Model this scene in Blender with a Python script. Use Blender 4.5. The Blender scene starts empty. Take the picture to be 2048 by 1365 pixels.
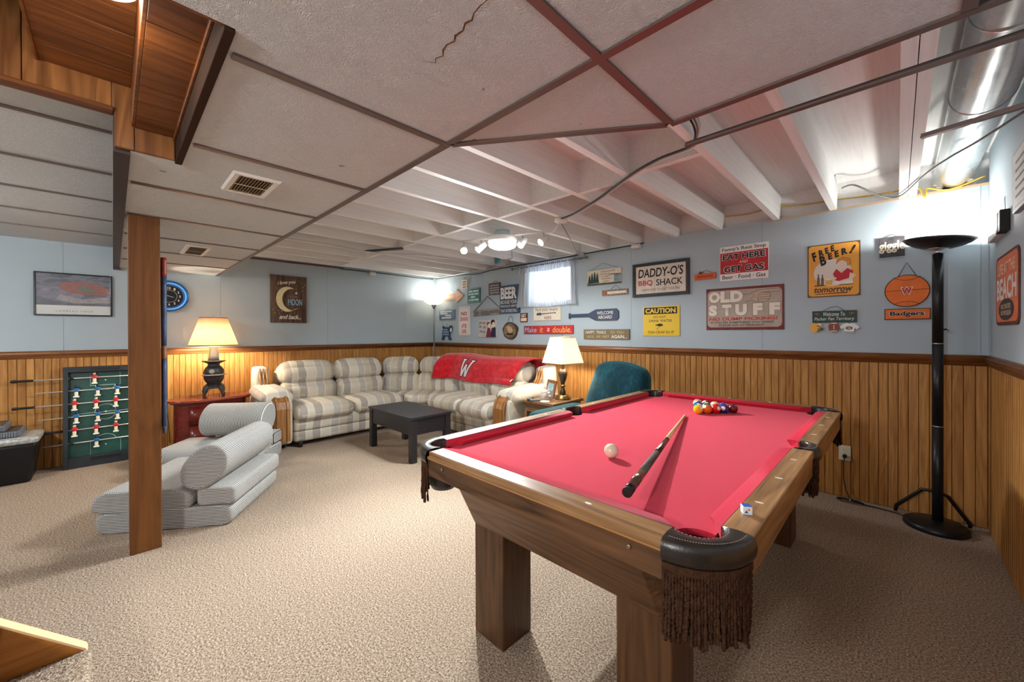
import bpy, math, random
from mathutils import Vector, Matrix
random.seed(7)
PI = math.pi
scene = bpy.context.scene
col = scene.collection

# ---------------------------------------------------------------- camera
cam_d = bpy.data.cameras.new('camera'); cam = bpy.data.objects.new('camera', cam_d); col.objects.link(cam)
cam_d.sensor_width = 36.0; cam_d.lens = 784.21 / 2048 * 36.0
cam_d.shift_y = -(682.5 - 669.643) / 2048
cam_d.clip_start = 0.02
def cam_matrix(yaw, pitch, roll):
    f = Vector((-math.sin(yaw) * math.cos(pitch), math.cos(yaw) * math.cos(pitch), -math.sin(pitch)))
    r = Vector((math.cos(yaw), math.sin(yaw), 0)); d = f.cross(r)
    r2 = r * math.cos(roll) + d * math.sin(roll); d2 = -r * math.sin(roll) + d * math.cos(roll)
    return Matrix((r2, -d2, -f)).transposed().to_4x4()
cam.matrix_world = Matrix.Translation((0, 0, 1.27)) @ cam_matrix(.77656, .0034565, .0033319)
scene.camera = cam

# ---------------------------------------------------------------- world (daylight outside the window), exposure
w = bpy.data.worlds.new('world'); scene.world = w; w.use_nodes = True
bg = w.node_tree.nodes['Background']; bg.inputs[0].default_value = (.75, .87, 1, 1); bg.inputs[1].default_value = 4.0
vs = scene.view_settings
vs.view_transform = 'Standard'; vs.look = 'None'; vs.gamma = 1.0; vs.use_curve_mapping = False
vs.exposure = 1.2
scene.cycles.max_bounces = 8; scene.cycles.diffuse_bounces = 4; scene.cycles.adaptive_threshold = .05; scene.cycles.sample_clamp_indirect = 6.0

# ---------------------------------------------------------------- light sources of the room, plus added fill behind the camera (each lamp's own light is placed by its builder)
L_TRACK, L_DOME, L_WARM, L_TORCH, L_TORCH_DARK, L_STAIR, L_REAR_FILL = 84, 50, 22, 4.5, 8, 1.4, 58
def point(name, loc, power, color=(1, 1, 1), r=.04):
    d = bpy.data.lights.new(name, 'POINT'); d.energy = power; d.color = color; d.shadow_soft_size = r
    o = bpy.data.objects.new(name, d); o.location = loc; col.objects.link(o); return o
def spot(name, loc, target, power, color=(1, 1, 1), angle=120, r=.03, blend=.6):
    d = bpy.data.lights.new(name, 'SPOT'); d.energy = power; d.color = color; d.shadow_soft_size = r
    d.spot_size = math.radians(angle); d.spot_blend = blend
    o = bpy.data.objects.new(name, d); o.location = loc; col.objects.link(o)
    o.rotation_euler = (Vector(target) - Vector(loc)).to_track_quat('-Z', 'Y').to_euler(); return o

# ---------------------------------------------------------------- helpers: materials
def lin(c):
    return tuple((x / 12.92 if x <= .04045 else ((x + .055) / 1.055) ** 2.4) for x in (v / 255 for v in c)) + (1,)
MATS = {}
class NT:
    def __init__(s, name):
        s.m = bpy.data.materials.new(name); s.m.use_nodes = True; s.t = s.m.node_tree
        s.b = s.t.nodes['Principled BSDF']; s.out = s.t.nodes['Material Output']
    def n(s, typ, **kw):
        nd = s.t.nodes.new(typ)
        for k, v in kw.items():
            if k[0] == 'i' and k[1:].isdigit(): s.put(nd.inputs[int(k[1:])], v)
            else: setattr(nd, k, v)
        return nd
    def put(s, inp, v):
        if isinstance(v, bpy.types.NodeSocket): s.t.links.new(v, inp)
        else: inp.default_value = v
    def math(s, op, a, b=0.0, c=0.0, clamp=False):
        nd = s.n('ShaderNodeMath', operation=op, use_clamp=clamp); s.put(nd.inputs[0], a); s.put(nd.inputs[1], b); s.put(nd.inputs[2], c)
        return nd.outputs[0]
    def ramp(s, fac, stops, const=False):
        nd = s.n('ShaderNodeValToRGB'); cr = nd.color_ramp
        if const: cr.interpolation = 'CONSTANT'
        while len(cr.elements) < len(stops): cr.elements.new(.5)
        for e, (p, c) in zip(cr.elements, stops): e.position = p; e.color = c
        s.put(nd.inputs[0], fac); return nd.outputs[0]
    def mix(s, fac, a, b, blend='MIX'):
        nd = s.n('ShaderNodeMix', data_type='RGBA', blend_type=blend)
        s.put(nd.inputs['Factor'], fac); s.put(nd.inputs[6], a); s.put(nd.inputs[7], b); return nd.outputs[2]
    def noise(s, vec, scale, detail=3, rough=.5, dist=0):
        nd = s.n('ShaderNodeTexNoise'); nd.inputs['Scale'].default_value = scale; nd.inputs['Detail'].default_value = detail
        nd.inputs['Roughness'].default_value = rough; nd.inputs['Distortion'].default_value = dist
        if vec is not None: s.t.links.new(vec, nd.inputs['Vector'])
        return nd.outputs['Fac']
    def obj(s): return s.n('ShaderNodeTexCoord').outputs['Object']
    def mapv(s, vec, scale, loc=(0, 0, 0), rot=(0, 0, 0)):
        nd = s.n('ShaderNodeMapping'); nd.inputs['Scale'].default_value = scale; nd.inputs['Location'].default_value = loc; nd.inputs['Rotation'].default_value = rot
        s.t.links.new(vec, nd.inputs['Vector']); return nd.outputs[0]
    def bump(s, h, strength=.3, dist=.01):
        nd = s.n('ShaderNodeBump'); nd.inputs['Strength'].default_value = strength; nd.inputs['Distance'].default_value = dist
        s.put(nd.inputs['Height'], h); s.t.links.new(nd.outputs[0], s.b.inputs['Normal'])
    def set(s, color=None, rough=None, metal=None, spec=None):
        if color is not None: s.put(s.b.inputs['Base Color'], color)
        if rough is not None: s.put(s.b.inputs['Roughness'], rough)
        if metal is not None: s.b.inputs['Metallic'].default_value = metal
        if spec is not None: s.b.inputs['Specular IOR Level'].default_value = spec
def mat(name, rgb, rough=.6, metal=0., spec=.4, var=None, bump=None):
    """plain paint/plastic/metal: var=(scale, amount) mottles the colour, bump=(scale, strength)"""
    if name in MATS: return MATS[name]
    t = NT(name); c = lin(rgb); t.set(c, rough, metal, spec)
    if var:
        f = t.noise(t.obj(), var[0], 4, .6)
        dk = tuple(v * (1 - var[1]) for v in c[:3]) + (1,); lt = tuple(min(1, v * (1 + var[1])) for v in c[:3]) + (1,)
        t.set(t.ramp(f, [(.3, dk), (.7, lt)]))
    if bump: t.bump(t.noise(t.obj(), bump[0], 3), bump[1], .004)
    MATS[name] = t.m; return t.m
def wood(name, c1, c2, axis=2, fine=60, rough=.45, cath=.5, spec=.35, bump=.05, var=.35):
    """procedural wood with the grain along one object axis; each object gets its own offset"""
    if name in MATS: return MATS[name]
    t = NT(name); o = t.obj()
    rnd = t.n('ShaderNodeObjectInfo').outputs['Random']
    off = t.n('ShaderNodeVectorMath', operation='ADD'); t.put(off.inputs[0], o)
    cmb = t.n('ShaderNodeCombineXYZ'); r1 = t.math('MULTIPLY', rnd, 37.0)
    for i in range(3): t.put(cmb.inputs[i], r1)
    t.put(off.inputs[1], cmb.outputs[0]); v = off.outputs[0]
    s1 = [9., 9., 9.]; s1[axis] = 1.0
    s2 = [fine * 1., fine * 1., fine * 1.]; s2[axis] = fine * .035
    base = t.noise(t.mapv(v, s1), 1.0, 2, .5, .6)
    rings = t.math('FRACT', t.math('MULTIPLY', base, 7.0))
    rings = t.math('ABSOLUTE', t.math('SUBTRACT', rings, .5))
    gr = t.noise(t.mapv(v, s2), 1.0, 4, .65)
    f = t.math('ADD', t.math('MULTIPLY', gr, 1 - cath * .6), t.math('MULTIPLY', rings, cath))
    f = t.math('ADD', f, t.math('MULTIPLY', t.math('SUBTRACT', rnd, .5), var * .5), clamp=True)
    a, b = lin(c1), lin(c2)
    t.set(t.ramp(f, [(.22, a), (.5, tuple((x + y) / 2 for x, y in zip(a, b))), (.75, b)]), rough, 0, spec)
    if bump: t.bump(gr, bump, .004)
    MATS[name] = t.m; return t.m
def emit(name, rgb, strength):
    if name in MATS: return MATS[name]
    t = NT(name); t.set(lin(rgb), .5); t.b.inputs['Emission Color'].default_value = lin(rgb); t.b.inputs['Emission Strength'].default_value = strength
    MATS[name] = t.m; return t.m
def shade_mat(name, rgb, trans=.6):
    if name in MATS: return MATS[name]
    t = NT(name); t.set(lin(rgb), .9, 0, .1)
    tr = t.n('ShaderNodeBsdfTranslucent'); tr.inputs[0].default_value = lin(rgb)
    mx = t.n('ShaderNodeMixShader'); mx.inputs[0].default_value = trans
    t.t.links.new(t.b.outputs[0], mx.inputs[1]); t.t.links.new(tr.outputs[0], mx.inputs[2]); t.t.links.new(mx.outputs[0], t.out.inputs[0])
    MATS[name] = t.m; return t.m
def glass_mat(name, alpha=.12, rgb=(235, 245, 250), rough=.02):
    if name in MATS: return MATS[name]
    t = NT(name); t.set(lin(rgb), rough, 0, .5)
    tr = t.n('ShaderNodeBsdfTransparent')
    mx = t.n('ShaderNodeMixShader'); mx.inputs[0].default_value = 1 - alpha
    t.t.links.new(t.b.outputs[0], mx.inputs[1]); t.t.links.new(tr.outputs[0], mx.inputs[2]); t.t.links.new(mx.outputs[0], t.out.inputs[0])
    MATS[name] = t.m; return t.m

# ---------------------------------------------------------------- helpers: geometry
class MB:
    def __init__(s): s.v = []; s.f = []; s.sm = []; s.uv = {}
    def add(s, v, f, smooth=False):
        o = len(s.v); s.v += [tuple(p) for p in v]; s.f += [tuple(i + o for i in q) for q in f]; s.sm += [smooth] * len(f); return s
    def box(s, x0, x1, y0, y1, z0, z1):
        return s.add([(x0, y0, z0), (x1, y0, z0), (x1, y1, z0), (x0, y1, z0), (x0, y0, z1), (x1, y0, z1), (x1, y1, z1), (x0, y1, z1)],
                     [(0, 3, 2, 1), (4, 5, 6, 7), (0, 1, 5, 4), (1, 2, 6, 5), (2, 3, 7, 6), (3, 0, 4, 7)])
    def prism(s, poly, a, b, axis='z', smooth=False):
        """poly in the two other axes (x,y | x,z | y,z), extruded from a to b"""
        def P(p, d): return {'z': (p[0], p[1], d), 'y': (p[0], d, p[1]), 'x': (d, p[0], p[1])}[axis]
        n = len(poly); o = len(s.v)
        s.v += [P(p, a) for p in poly] + [P(p, b) for p in poly]
        s.f += [tuple(o + i for i in reversed(range(n))), tuple(o + n + i for i in range(n))]; s.sm += [False, False]
        for i in range(n):
            j = (i + 1) % n; s.f.append((o + i, o + j, o + n + j, o + n + i)); s.sm.append(smooth)
        return s
    def tube(s, path, r, n=8, caps=True, smooth=True):
        path = [Vector(p) for p in path]; rs = r if isinstance(r, (list, tuple)) else [r] * len(path); o = len(s.v)
        t0 = (path[1] - path[0]).normalized(); up = Vector((0, 0, 1)) if abs(t0.z) < .9 else Vector((1, 0, 0)); u = t0.cross(up).normalized()
        for i, p in enumerate(path):
            t = (path[min(i + 1, len(path) - 1)] - path[max(i - 1, 0)]).normalized()
            u = (u - t * u.dot(t)).normalized(); w_ = t.cross(u)
            for k in range(n):
                a = 2 * PI * k / n; s.v.append(tuple(p + (u * math.cos(a) + w_ * math.sin(a)) * rs[i]))
        for i in range(len(path) - 1):
            for k in range(n):
                k2 = (k + 1) % n; s.f.append((o + i * n + k, o + i * n + k2, o + (i + 1) * n + k2, o + (i + 1) * n + k)); s.sm.append(smooth)
        if caps:
            s.f.append(tuple(o + k for k in reversed(range(n)))); s.sm.append(False)
            e = o + (len(path) - 1) * n; s.f.append(tuple(e + k for k in range(n))); s.sm.append(False)
        return s
    def lathe(s, prof, n=24, c=(0, 0), sx=1, sy=1, rot=0, smooth=True, caps=True):
        o = len(s.v)
        for r, z in prof:
            for k in range(n):
                a = rot + 2 * PI * k / n; s.v.append((c[0] + r * sx * math.cos(a), c[1] + r * sy * math.sin(a), z))
        for i in range(len(prof) - 1):
            for k in range(n):
                k2 = (k + 1) % n; s.f.append((o + i * n + k, o + i * n + k2, o + (i + 1) * n + k2, o + (i + 1) * n + k)); s.sm.append(smooth)
        if caps:
            if prof[0][0] > 1e-4: s.f.append(tuple(o + k for k in reversed(range(n)))); s.sm.append(False)
            e = o + (len(prof) - 1) * n
            if prof[-1][0] > 1e-4: s.f.append(tuple(e + k for k in range(n))); s.sm.append(False)
        return s
    def cushion(s, c, size, r=.05, n=8, puff=(0, 0, 0), M=None, fold=0):
        """rounded, inflated box; puff bulges the faces of each axis"""
        h = [x / 2 for x in size]; r = min(r, min(h) * .999); o = len(s.v); idx = {}
        def vert(p):
            k = tuple(round(x, 5) for x in p)
            if k in idx: return idx[k]
            q = [p[i] * h[i] for i in range(3)]
            cc = [max(-(h[i] - r), min(h[i] - r, q[i])) for i in range(3)]
            d = Vector([q[i] - cc[i] for i in range(3)])
            d = d.normalized() * r if d.length > 1e-9 else d
            x = Vector(cc) + d
            g = [1 - p[i] ** 2 for i in range(3)]
            for i in range(3):
                a, b = (i + 1) % 3, (i + 2) % 3
                x[i] += puff[i] * p[i] * math.sqrt(max(0, g[a] * g[b]))
            if fold: x[2] += fold * math.sin(p[0] * 9 + p[1] * 3) * (1 - abs(p[0])) * .5
            if M is not None: x = M @ x
            idx[k] = len(s.v); s.v.append(tuple(x + Vector(c))); return idx[k]
        g = [math.sin((2 * i / n - 1) * PI / 2 * .999) / math.sin(PI / 2 * .999) for i in range(n + 1)]
        for ax in range(3):
            for sg in (-1, 1):
                for i in range(n):
                    for j in range(n):
                        def P(a, b):
                            p = [0, 0, 0]; p[ax] = sg; p[(ax + 1) % 3] = g[a]; p[(ax + 2) % 3] = g[b]; return vert(p)
                        q = (P(i, j), P(i + 1, j), P(i + 1, j + 1), P(i, j + 1))
                        s.f.append(q if sg > 0 else q[::-1]); s.sm.append(True)
        return s
    def ball(s, c, r, n=16, m=10, sc=(1, 1, 1)):
        return s.add([(c[0] + r * sc[0] * math.sin(PI * i / m) * math.cos(2 * PI * k / n), c[1] + r * sc[1] * math.sin(PI * i / m) * math.sin(2 * PI * k / n),
                       c[2] + r * sc[2] * math.cos(PI * i / m)) for i in range(m + 1) for k in range(n)],
                     [(i * n + k, (i + 1) * n + k, (i + 1) * n + (k + 1) % n, i * n + (k + 1) % n) for i in range(m) for k in range(n)], True)
    def xf(s, M, start=0):
        s.v[start:] = [tuple(M @ Vector(p)) for p in s.v[start:]]; return s
    def mesh(s, name, m):
        me = bpy.data.meshes.new(name); me.from_pydata(s.v, [], s.f)
        me.polygons.foreach_set('use_smooth', s.sm)
        for x in (m if isinstance(m, (list, tuple)) else [m]): me.materials.append(x)
        me.update(); return me
def link(name, me, parent=None, bevel=0, seg=2):
    o = bpy.data.objects.new(name, me); col.objects.link(o)
    if parent is not None:
        o.parent = parent
        if parent.get('_w'): o.location = -Vector(parent['_w'])
    if bevel:
        b = o.modifiers.new('bevel', 'BEVEL'); b.width = bevel; b.segments = seg; b.limit_method = 'ANGLE'; b.angle_limit = .6
    return o
def part(name, mb, m, parent=None, bevel=0, label=None, kind=None, seg=2):
    o = link(name, mb.mesh(name, m), parent, bevel, seg)
    if label: o['label'] = label
    if kind: o['kind'] = kind
    return o
def sub(name, mb, m, parent, bevel=0, label=None):
    """a piece of a part: shares the part's coordinates"""
    o = bpy.data.objects.new(name, mb.mesh(name, m)); col.objects.link(o); o.parent = parent
    if bevel:
        b = o.modifiers.new('bevel', 'BEVEL'); b.width = bevel; b.segments = 2; b.limit_method = 'ANGLE'; b.angle_limit = .6
    if label: o['label'] = label
    return o
def tag(o, label, cat, group=None):
    o['label'] = label; o['category'] = cat
    if group: o['group'] = group
    return o
def thing(name, label, cat, loc=(0, 0, 0), rot=None, group=None):
    """Empty at the base of a thing. Without rot its parts are given in room coordinates, with rot in its own frame"""
    o = bpy.data.objects.new(name, None); col.objects.link(o); o.location = loc; o.empty_display_size = .05
    if rot is None: o['_w'] = list(loc)
    else: o.rotation_euler = rot if isinstance(rot, (tuple, list)) else (0, 0, rot)
    return tag(o, label, cat, group)
def whole(name, mb, m, label, cat, loc=None, rot=0, group=None, bevel=0):
    o = link(name, mb.mesh(name, m), None, bevel)
    if loc: o.location = loc
    o.rotation_euler[2] = rot
    return tag(o, label, cat, group)
def struct(name, mb, m, parent=None, bevel=0):
    o = part(name, mb, m, parent, bevel)
    if parent is None: o['kind'] = 'structure'
    return o
def arc(cx, cy, r, a0, a1, n, ry=None):
    ry = r if ry is None else ry
    return [(cx + r * math.cos(math.radians(a0 + (a1 - a0) * i / n)), cy + ry * math.sin(math.radians(a0 + (a1 - a0) * i / n))) for i in range(n + 1)]
def rrect(x0, x1, y0, y1, r, n=5):
    return arc(x1 - r, y0 + r, r, -90, 0, n) + arc(x1 - r, y1 - r, r, 0, 90, n) + arc(x0 + r, y1 - r, r, 90, 180, n) + arc(x0 + r, y0 + r, r, 180, 270, n)
def text_mesh(s, bold=0, shear=0, space=1.0):
    cu = bpy.data.curves.new('lettering', 'FONT'); cu.body = s; cu.size = 1; cu.offset = bold; cu.shear = shear; cu.space_character = space
    cu.resolution_u = 3; cu.align_x = 'CENTER'
    o = bpy.data.objects.new('lettering', cu); me = bpy.data.meshes.new_from_object(o)
    bpy.data.objects.remove(o); return me
def lettering(parent, s, cx, cz, wd, ht, m, y, bold=0.0, shear=0, space=1.0, tilt=0, name='lettering'):
    """flat print on a board: fits the text in wd x ht about (cx, cz) of the board's own x-z plane, facing -y"""
    me = text_mesh(s, bold, shear, space); vs_ = [v.co.copy() for v in me.vertices]
    if not vs_: return None
    x0, x1 = min(v.x for v in vs_), max(v.x for v in vs_); y0, y1 = min(v.y for v in vs_), max(v.y for v in vs_)
    ct, st = math.cos(tilt), math.sin(tilt)
    for v, q in zip(me.vertices, vs_):
        a = ((q.x - x0) / max(x1 - x0, 1e-6) - .5) * wd; b = ((q.y - y0) / max(y1 - y0, 1e-6) - .5) * ht
        v.co = (cx + a * ct - b * st, y, cz + a * st + b * ct)
    me.materials.append(m); me.update()
    o = bpy.data.objects.new(name, me); col.objects.link(o); o.parent = parent; return o
# ================================================================ materials of the room
WALL = mat('wall_paint', (171, 185, 193), .75, 0, .2, var=(1.2, .04), bump=(260, .06))
OAKV = wood('honey_oak_planks', (144, 92, 40), (202, 148, 82), 2, 70, .5, .36, .3, .06, .3)
RAILW = wood('chair_rail_wood', (92, 52, 24), (152, 96, 52), 0, 60, .38, .4, .4)
RAILWY = wood('chair_rail_wood_along_y', (92, 52, 24), (152, 96, 52), 1, 60, .38, .4, .4)
def carpet_mat():
    t = NT('carpet'); o = t.obj()
    n1 = t.noise(o, 125, 2, .6); n2 = t.noise(o, 1.6, 3, .55); n3 = t.noise(o, 260, 2, .6)
    f = t.math('ADD', t.math('MULTIPLY', n1, .62), t.math('MULTIPLY', n3, .38))
    c = t.ramp(f, [(.36, lin((76, 64, 52))), (.5, lin((163, 143, 124))), (.62, lin((212, 194, 175)))])
    c = t.mix(t.math('MULTIPLY', n2, .3), c, lin((150, 132, 112)))
    t.set(c, .95, 0, .1); t.bump(f, .9, .012); return t.m
CARPET = carpet_mat()
def tile_mat():
    t = NT('ceiling_tile_swirl'); o = t.obj()
    n = t.noise(o, 26, 3, .55, 3.2); f = t.math('FRACT', t.math('MULTIPLY', n, 6)); f = t.math('ABSOLUTE', t.math('SUBTRACT', f, .5))
    sp = t.noise(o, 17, 1, .4); spot_ = t.math('GREATER_THAN', sp, .80)
    t.set(t.mix(t.math('MULTIPLY', spot_, .55), lin((209, 211, 212)), lin((96, 90, 84))), .85, 0, .15)
    t.bump(t.math('ADD', f, t.math('MULTIPLY', t.noise(o, 90, 2), .6)), .6, .006); return t.m
TILE = tile_mat()
TBAR = mat('ceiling_grid_bronze', (122, 104, 98), .38, .65, .5)
def joist_mat():
    t = NT('white_painted_joist'); o = t.obj()
    n = t.noise(t.mapv(o, (6, 1.2, 6)), 3, 4, .6); n2 = t.noise(t.mapv(o, (50, 1.5, 50)), 1, 4, .7)
    c = t.ramp(n2, [(.25, lin((222, 223, 222))), (.5, lin((233, 234, 233))), (.8, lin((239, 240, 240)))])
    scr = t.math('GREATER_THAN', t.noise(t.mapv(o, (7, 40, 7)), 1, 3, .6), .74)
    t.set(t.mix(t.math('MULTIPLY', scr, .35), c, lin((130, 122, 112))), .7, 0, .25); t.bump(n2, .15, .004); return t.m
JOIST = joist_mat()
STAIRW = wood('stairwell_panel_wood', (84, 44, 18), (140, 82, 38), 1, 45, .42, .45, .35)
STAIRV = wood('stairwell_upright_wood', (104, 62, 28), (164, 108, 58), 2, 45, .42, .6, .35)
DARKTRIM = mat('dark_bronze_trim', (66, 56, 54), .5, .2, .4)
XA, YB, XC, ZT = -5.75, 3.937, .42, 2.225
Y0 = -3.5
WIN = (-3.52, -2.86, 1.66, 2.13)

# ---------------------------------------------------------------- floor
m = MB(); m.box(XA - .2, XC + .2, Y0 - .2, YB + .25, -.06, 0)
struct('floor', m, CARPET)

# ---------------------------------------------------------------- walls: core, painted sheets above the rail, planks below
PLANK = None
def plank_mesh(wd, z0, z1):
    m = MB(); e = .0035; h = wd / 2 - .0012
    m.prism([(-h, 0), (h, 0), (h, -.006), (h - e, -.0095), (-h + e, -.0095), (-h, -.006)], z0, z1, 'z'); return m.mesh('plank', OAKV)
pm = plank_mesh(.0515, .004, 1.07)
def planks(wall, a, b, place):
    n = int(round((b - a) / .0515)); st = (b - a) / n
    for i in range(n):
        o = link('plank', pm, wall); loc, rz = place(a + (i + .5) * st); o.location = loc; o.rotation_euler[2] = rz; o.scale[0] = st / .0515
def rail_profile(): return [(0, 1.046), (.012, 1.046), (.016, 1.053), (.015, 1.064), (.021, 1.070), (.031, 1.084), (.031, 1.098), (.026, 1.104), (.024, 1.117), (0, 1.117)]
# back wall (with the signs), with the window opening
m = MB(); x0, x1, z0, z1 = WIN
for b in ((XA - .2, x0, 0, ZT), (x1, XC + .2, 0, ZT), (x0, x1, 0, z0), (x0, x1, z1, ZT)): m.box(b[0], b[1], YB + .006, YB + .2, b[2], b[3])
wb = struct('wall_back', m, WALL)
def sheet(wall, pts, place): # painted wall sheet, given as x-z rectangles
    m = MB(); [m.box(a + .0008, b - .0008, 0, .0075, c, d) for a, b, c, d in pts]; o = part('panel', m, WALL, wall); o.location, o.rotation_euler[2] = place
for a, b in ((-5.75, -4.494), (-4.494, -3.52), (-2.86, -2.054), (-2.054, -.834), (-.834, .386), (.386, .42)):
    sheet(wb, [(a, b, 1.08, ZT)], ((0, YB, 0), 0))
sheet(wb, [(-3.52, -2.86, 1.08, z0)], ((0, YB, 0), 0)); sheet(wb, [(-3.52, -2.86, z1, ZT)], ((0, YB, 0), 0))
BACKM = mat('groove_shadow_brown', (70, 44, 22), .8)
part('backing', MB().box(XA, XC, YB + .003, YB + .0062, 0, 1.09), BACKM, wb)
planks(wb, XA + .004, XC - .004, lambda x: ((x, YB + .006, 0), 0))
m = MB(); m.prism([(YB + .006 - d, z) for d, z in rail_profile()][::-1], XA, XC, 'x', True); o = struct('trim_1', m, RAILW)
# left wall (with the clock and the moon picture)
m = MB(); m.box(XA - .2, XA - .006, Y0, YB + .2, 0, 2.45); wa = struct('wall_left', m, WALL)
for a, b in ((-3.5, -1.55), (-1.55, -.334), (-.334, .898), (.898, 2.129), (2.129, 3.35), (3.35, 3.937)):
    sheet(wa, [(a, b, 1.08, 2.225)], ((XA, 0, 0), PI / 2))
part('backing', MB().box(XA - .0062, XA - .003, Y0, YB, 0, 1.09), BACKM, wa)
planks(wa, -1.6, YB - .004, lambda y: ((XA - .006, y, 0), PI / 2))
m = MB(); m.prism([(XA - .006 + d, z) for d, z in rail_profile()], Y0, YB, 'y', True); struct('trim_2', m, RAILWY)
# right wall
m = MB(); m.box(XC + .006, XC + .2, Y0, YB + .2, 0, 2.45); wc = struct('wall_right', m, WALL)
for a, b in ((-3.937, -2.717), (-2.717, -1.5), (-1.5, -.28), (-.28, 3.5)): sheet(wc, [(a, b, 1.08, 2.435)], ((XC, 0, 0), -PI / 2))
part('backing', MB().box(XC + .003, XC + .0062, Y0, YB, 0, 1.09), BACKM, wc)
planks(wc, .4, YB - .004, lambda y: ((XC + .006, y, 0), -PI / 2))
m = MB(); m.prism([(XC + .006 - d, z) for d, z in rail_profile()][::-1], Y0, YB, 'y', True); struct('trim_3', m, RAILWY)
# wall behind the camera
m = MB(); m.box(XA - .2, XC + .2, Y0 - .15, Y0, 0, 2.45); struct('wall_front', m, WALL)
# rim of the floor above, at the head of the back wall, and the sill plate under it
m = MB(); m.box(XA - .2, XC + .2, 4.0, 4.06, ZT, 2.45); m.box(XA - .2, XC + .2, YB + .004, 4.0, ZT - .002, ZT + .006); struct('trim_4', m, JOIST)
m = MB(); m.box(-.8, XC, YB - .004, YB + .01, ZT - .012, ZT + .004); struct('trim_5', m, mat('raw_sill_edge', (186, 160, 132), .8))

# ---------------------------------------------------------------- ceiling: subfloor, joists, blocking
m = MB(); m.box(XA - .2, XC + .2, .85, 4.14, 2.44, 2.5); m.box(XA - .2, -2.1, Y0, .85, 2.44, 2.5); m.box(-1.05, XC + .2, Y0, .85, 2.44, 2.5); m.box(-2.1, -1.05, .2, .85, 2.44, 2.5)
ceil = struct('ceiling', m, JOIST)
jm = MB().box(-.021, .021, .2, 4.0, 2.22, 2.44).mesh('joist', JOIST)
JX = [-.728, -.355, .03, .075] + [-1.17 - .4 * i for i in range(12)]
for x in JX:
    o = link('joist', jm, ceil); o.location = (x, 0, 0)
JS = sorted(JX)
for i, (a, b) in enumerate(zip(JS, JS[1:])):
    if b - a > .2 and b < -.7:
        y = 2.18 if i % 2 else 2.225
        part('blocking', MB().box(a + .021, b - .021, y, y + .04, 2.222, 2.44), JOIST, ceil)

# ---------------------------------------------------------------- dropped ceiling: tiles and bronze grid
ZC, ZL = 1.965, 2.165
XL = [-5.75, -5.05, -4.405, -3.765, -3.12, -2.475, -1.83, -1.177, -.535, .11, .42]
dc = bpy.data.objects.new('ceiling_2', None); col.objects.link(dc); dc['kind'] = 'structure'
def tile(poly, z, gap=.004):
    cx = sum(p[0] for p in poly) / len(poly); cy = sum(p[1] for p in poly) / len(poly)
    part('tile', MB().prism(poly, z, z + .014, 'z'), TILE, dc)
for a, b in zip(XL, XL[1:]):
    if b < -2.4: tile([(a, .05), (b, .05), (b, .862), (a, .862)], ZC)
    if b < -2.0: tile([(a, -1.3), (b, -1.3), (b, .02), (a, .02)], ZL); tile([(a, Y0), (b, Y0), (b, -1.3), (a, -1.3)], ZL)
tile([(-2.475, .05), (-2.07, .05), (-2.07, .2), (-1.83, .2), (-1.83, .862), (-2.475, .862)], ZC)
tile([(-2.475, -1.3), (-2.08, -1.3), (-2.08, .02), (-2.475, .02)], ZL); tile([(-2.475, Y0), (-1.07, Y0), (-1.07, -2.7), (-2.08, -2.7), (-2.08, -1.3), (-2.475, -1.3)], ZL)
tile([(-1.83, .2), (-1.177, .2), (-1.177, .862), (-1.83, .862)], ZC)
tile([(-1.177, .2), (-1.075, .2), (-1.075, -.4), (-.535, -.4), (-.535, .862), (-1.177, .862)], ZC)
tile([(-.535, -.4), (.11, -.4), (.11, .862), (-.535, .862)], ZC); tile([(-.535, .862), (.11, .862), (.11, 1.30), (-.535, 1.30)], ZC)
tile([(.11, -.4), (.42, -.4), (.42, .862), (.11, .862)], ZC); tile([(-1.075, Y0), (.42, Y0), (.42, -.4), (-1.075, -.4)], ZC)
tile([(-1.177, .866), (-.535, .866), (-.535, 1.30)], ZC)
def tbar(p, q, z=ZC, web=.03, wd=.024):
    p, q = Vector((*p, 0)), Vector((*q, 0)); d = (q - p); L = d.length; a = math.atan2(d.y, d.x)
    m = MB().box(0, L, -wd / 2, wd / 2, z - .007, z - .001); m.box(0, L, -.002, .002, z - .001, z + web)
    m.xf(Matrix.Translation(p) @ Matrix.Rotation(a, 4, 'Z')); part('grid_bar', m, TBAR, dc)
tbar((-5.75, .862), (XC, .862)); tbar((-.535, 1.30), (XC, 1.30)); tbar((-.56, 1.49), (XC, 1.49), ZC, .010, .02); tbar((.06, 2.02), (XC, 1.93), ZC, .010, .02)
for x in XL[1:-5]: tbar((x, .06), (x, .85))
tbar((-1.83, .21), (-1.83, .85)); tbar((-1.177, .21), (-1.177, .85)); tbar((-.535, -.4), (-.535, .85)); tbar((-.535, .874), (-.535, 1.29)); tbar((.11, -.4), (.11, 1.29))
tbar((-1.165, .874), (-.545, 1.295))
for x in XL[1:6]: tbar((x, -3), (x, .0), ZL)
m = MB(); m.box(-5.75, -2.08, .004, .05, ZC - .012, ZL + .02); part('riser_board', m, DARKTRIM, dc)
m = MB(); m.box(-5.72, -5.64, .004, .058, ZC - .03, ZC - .012); part('riser_board', m, DARKTRIM, dc)
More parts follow.
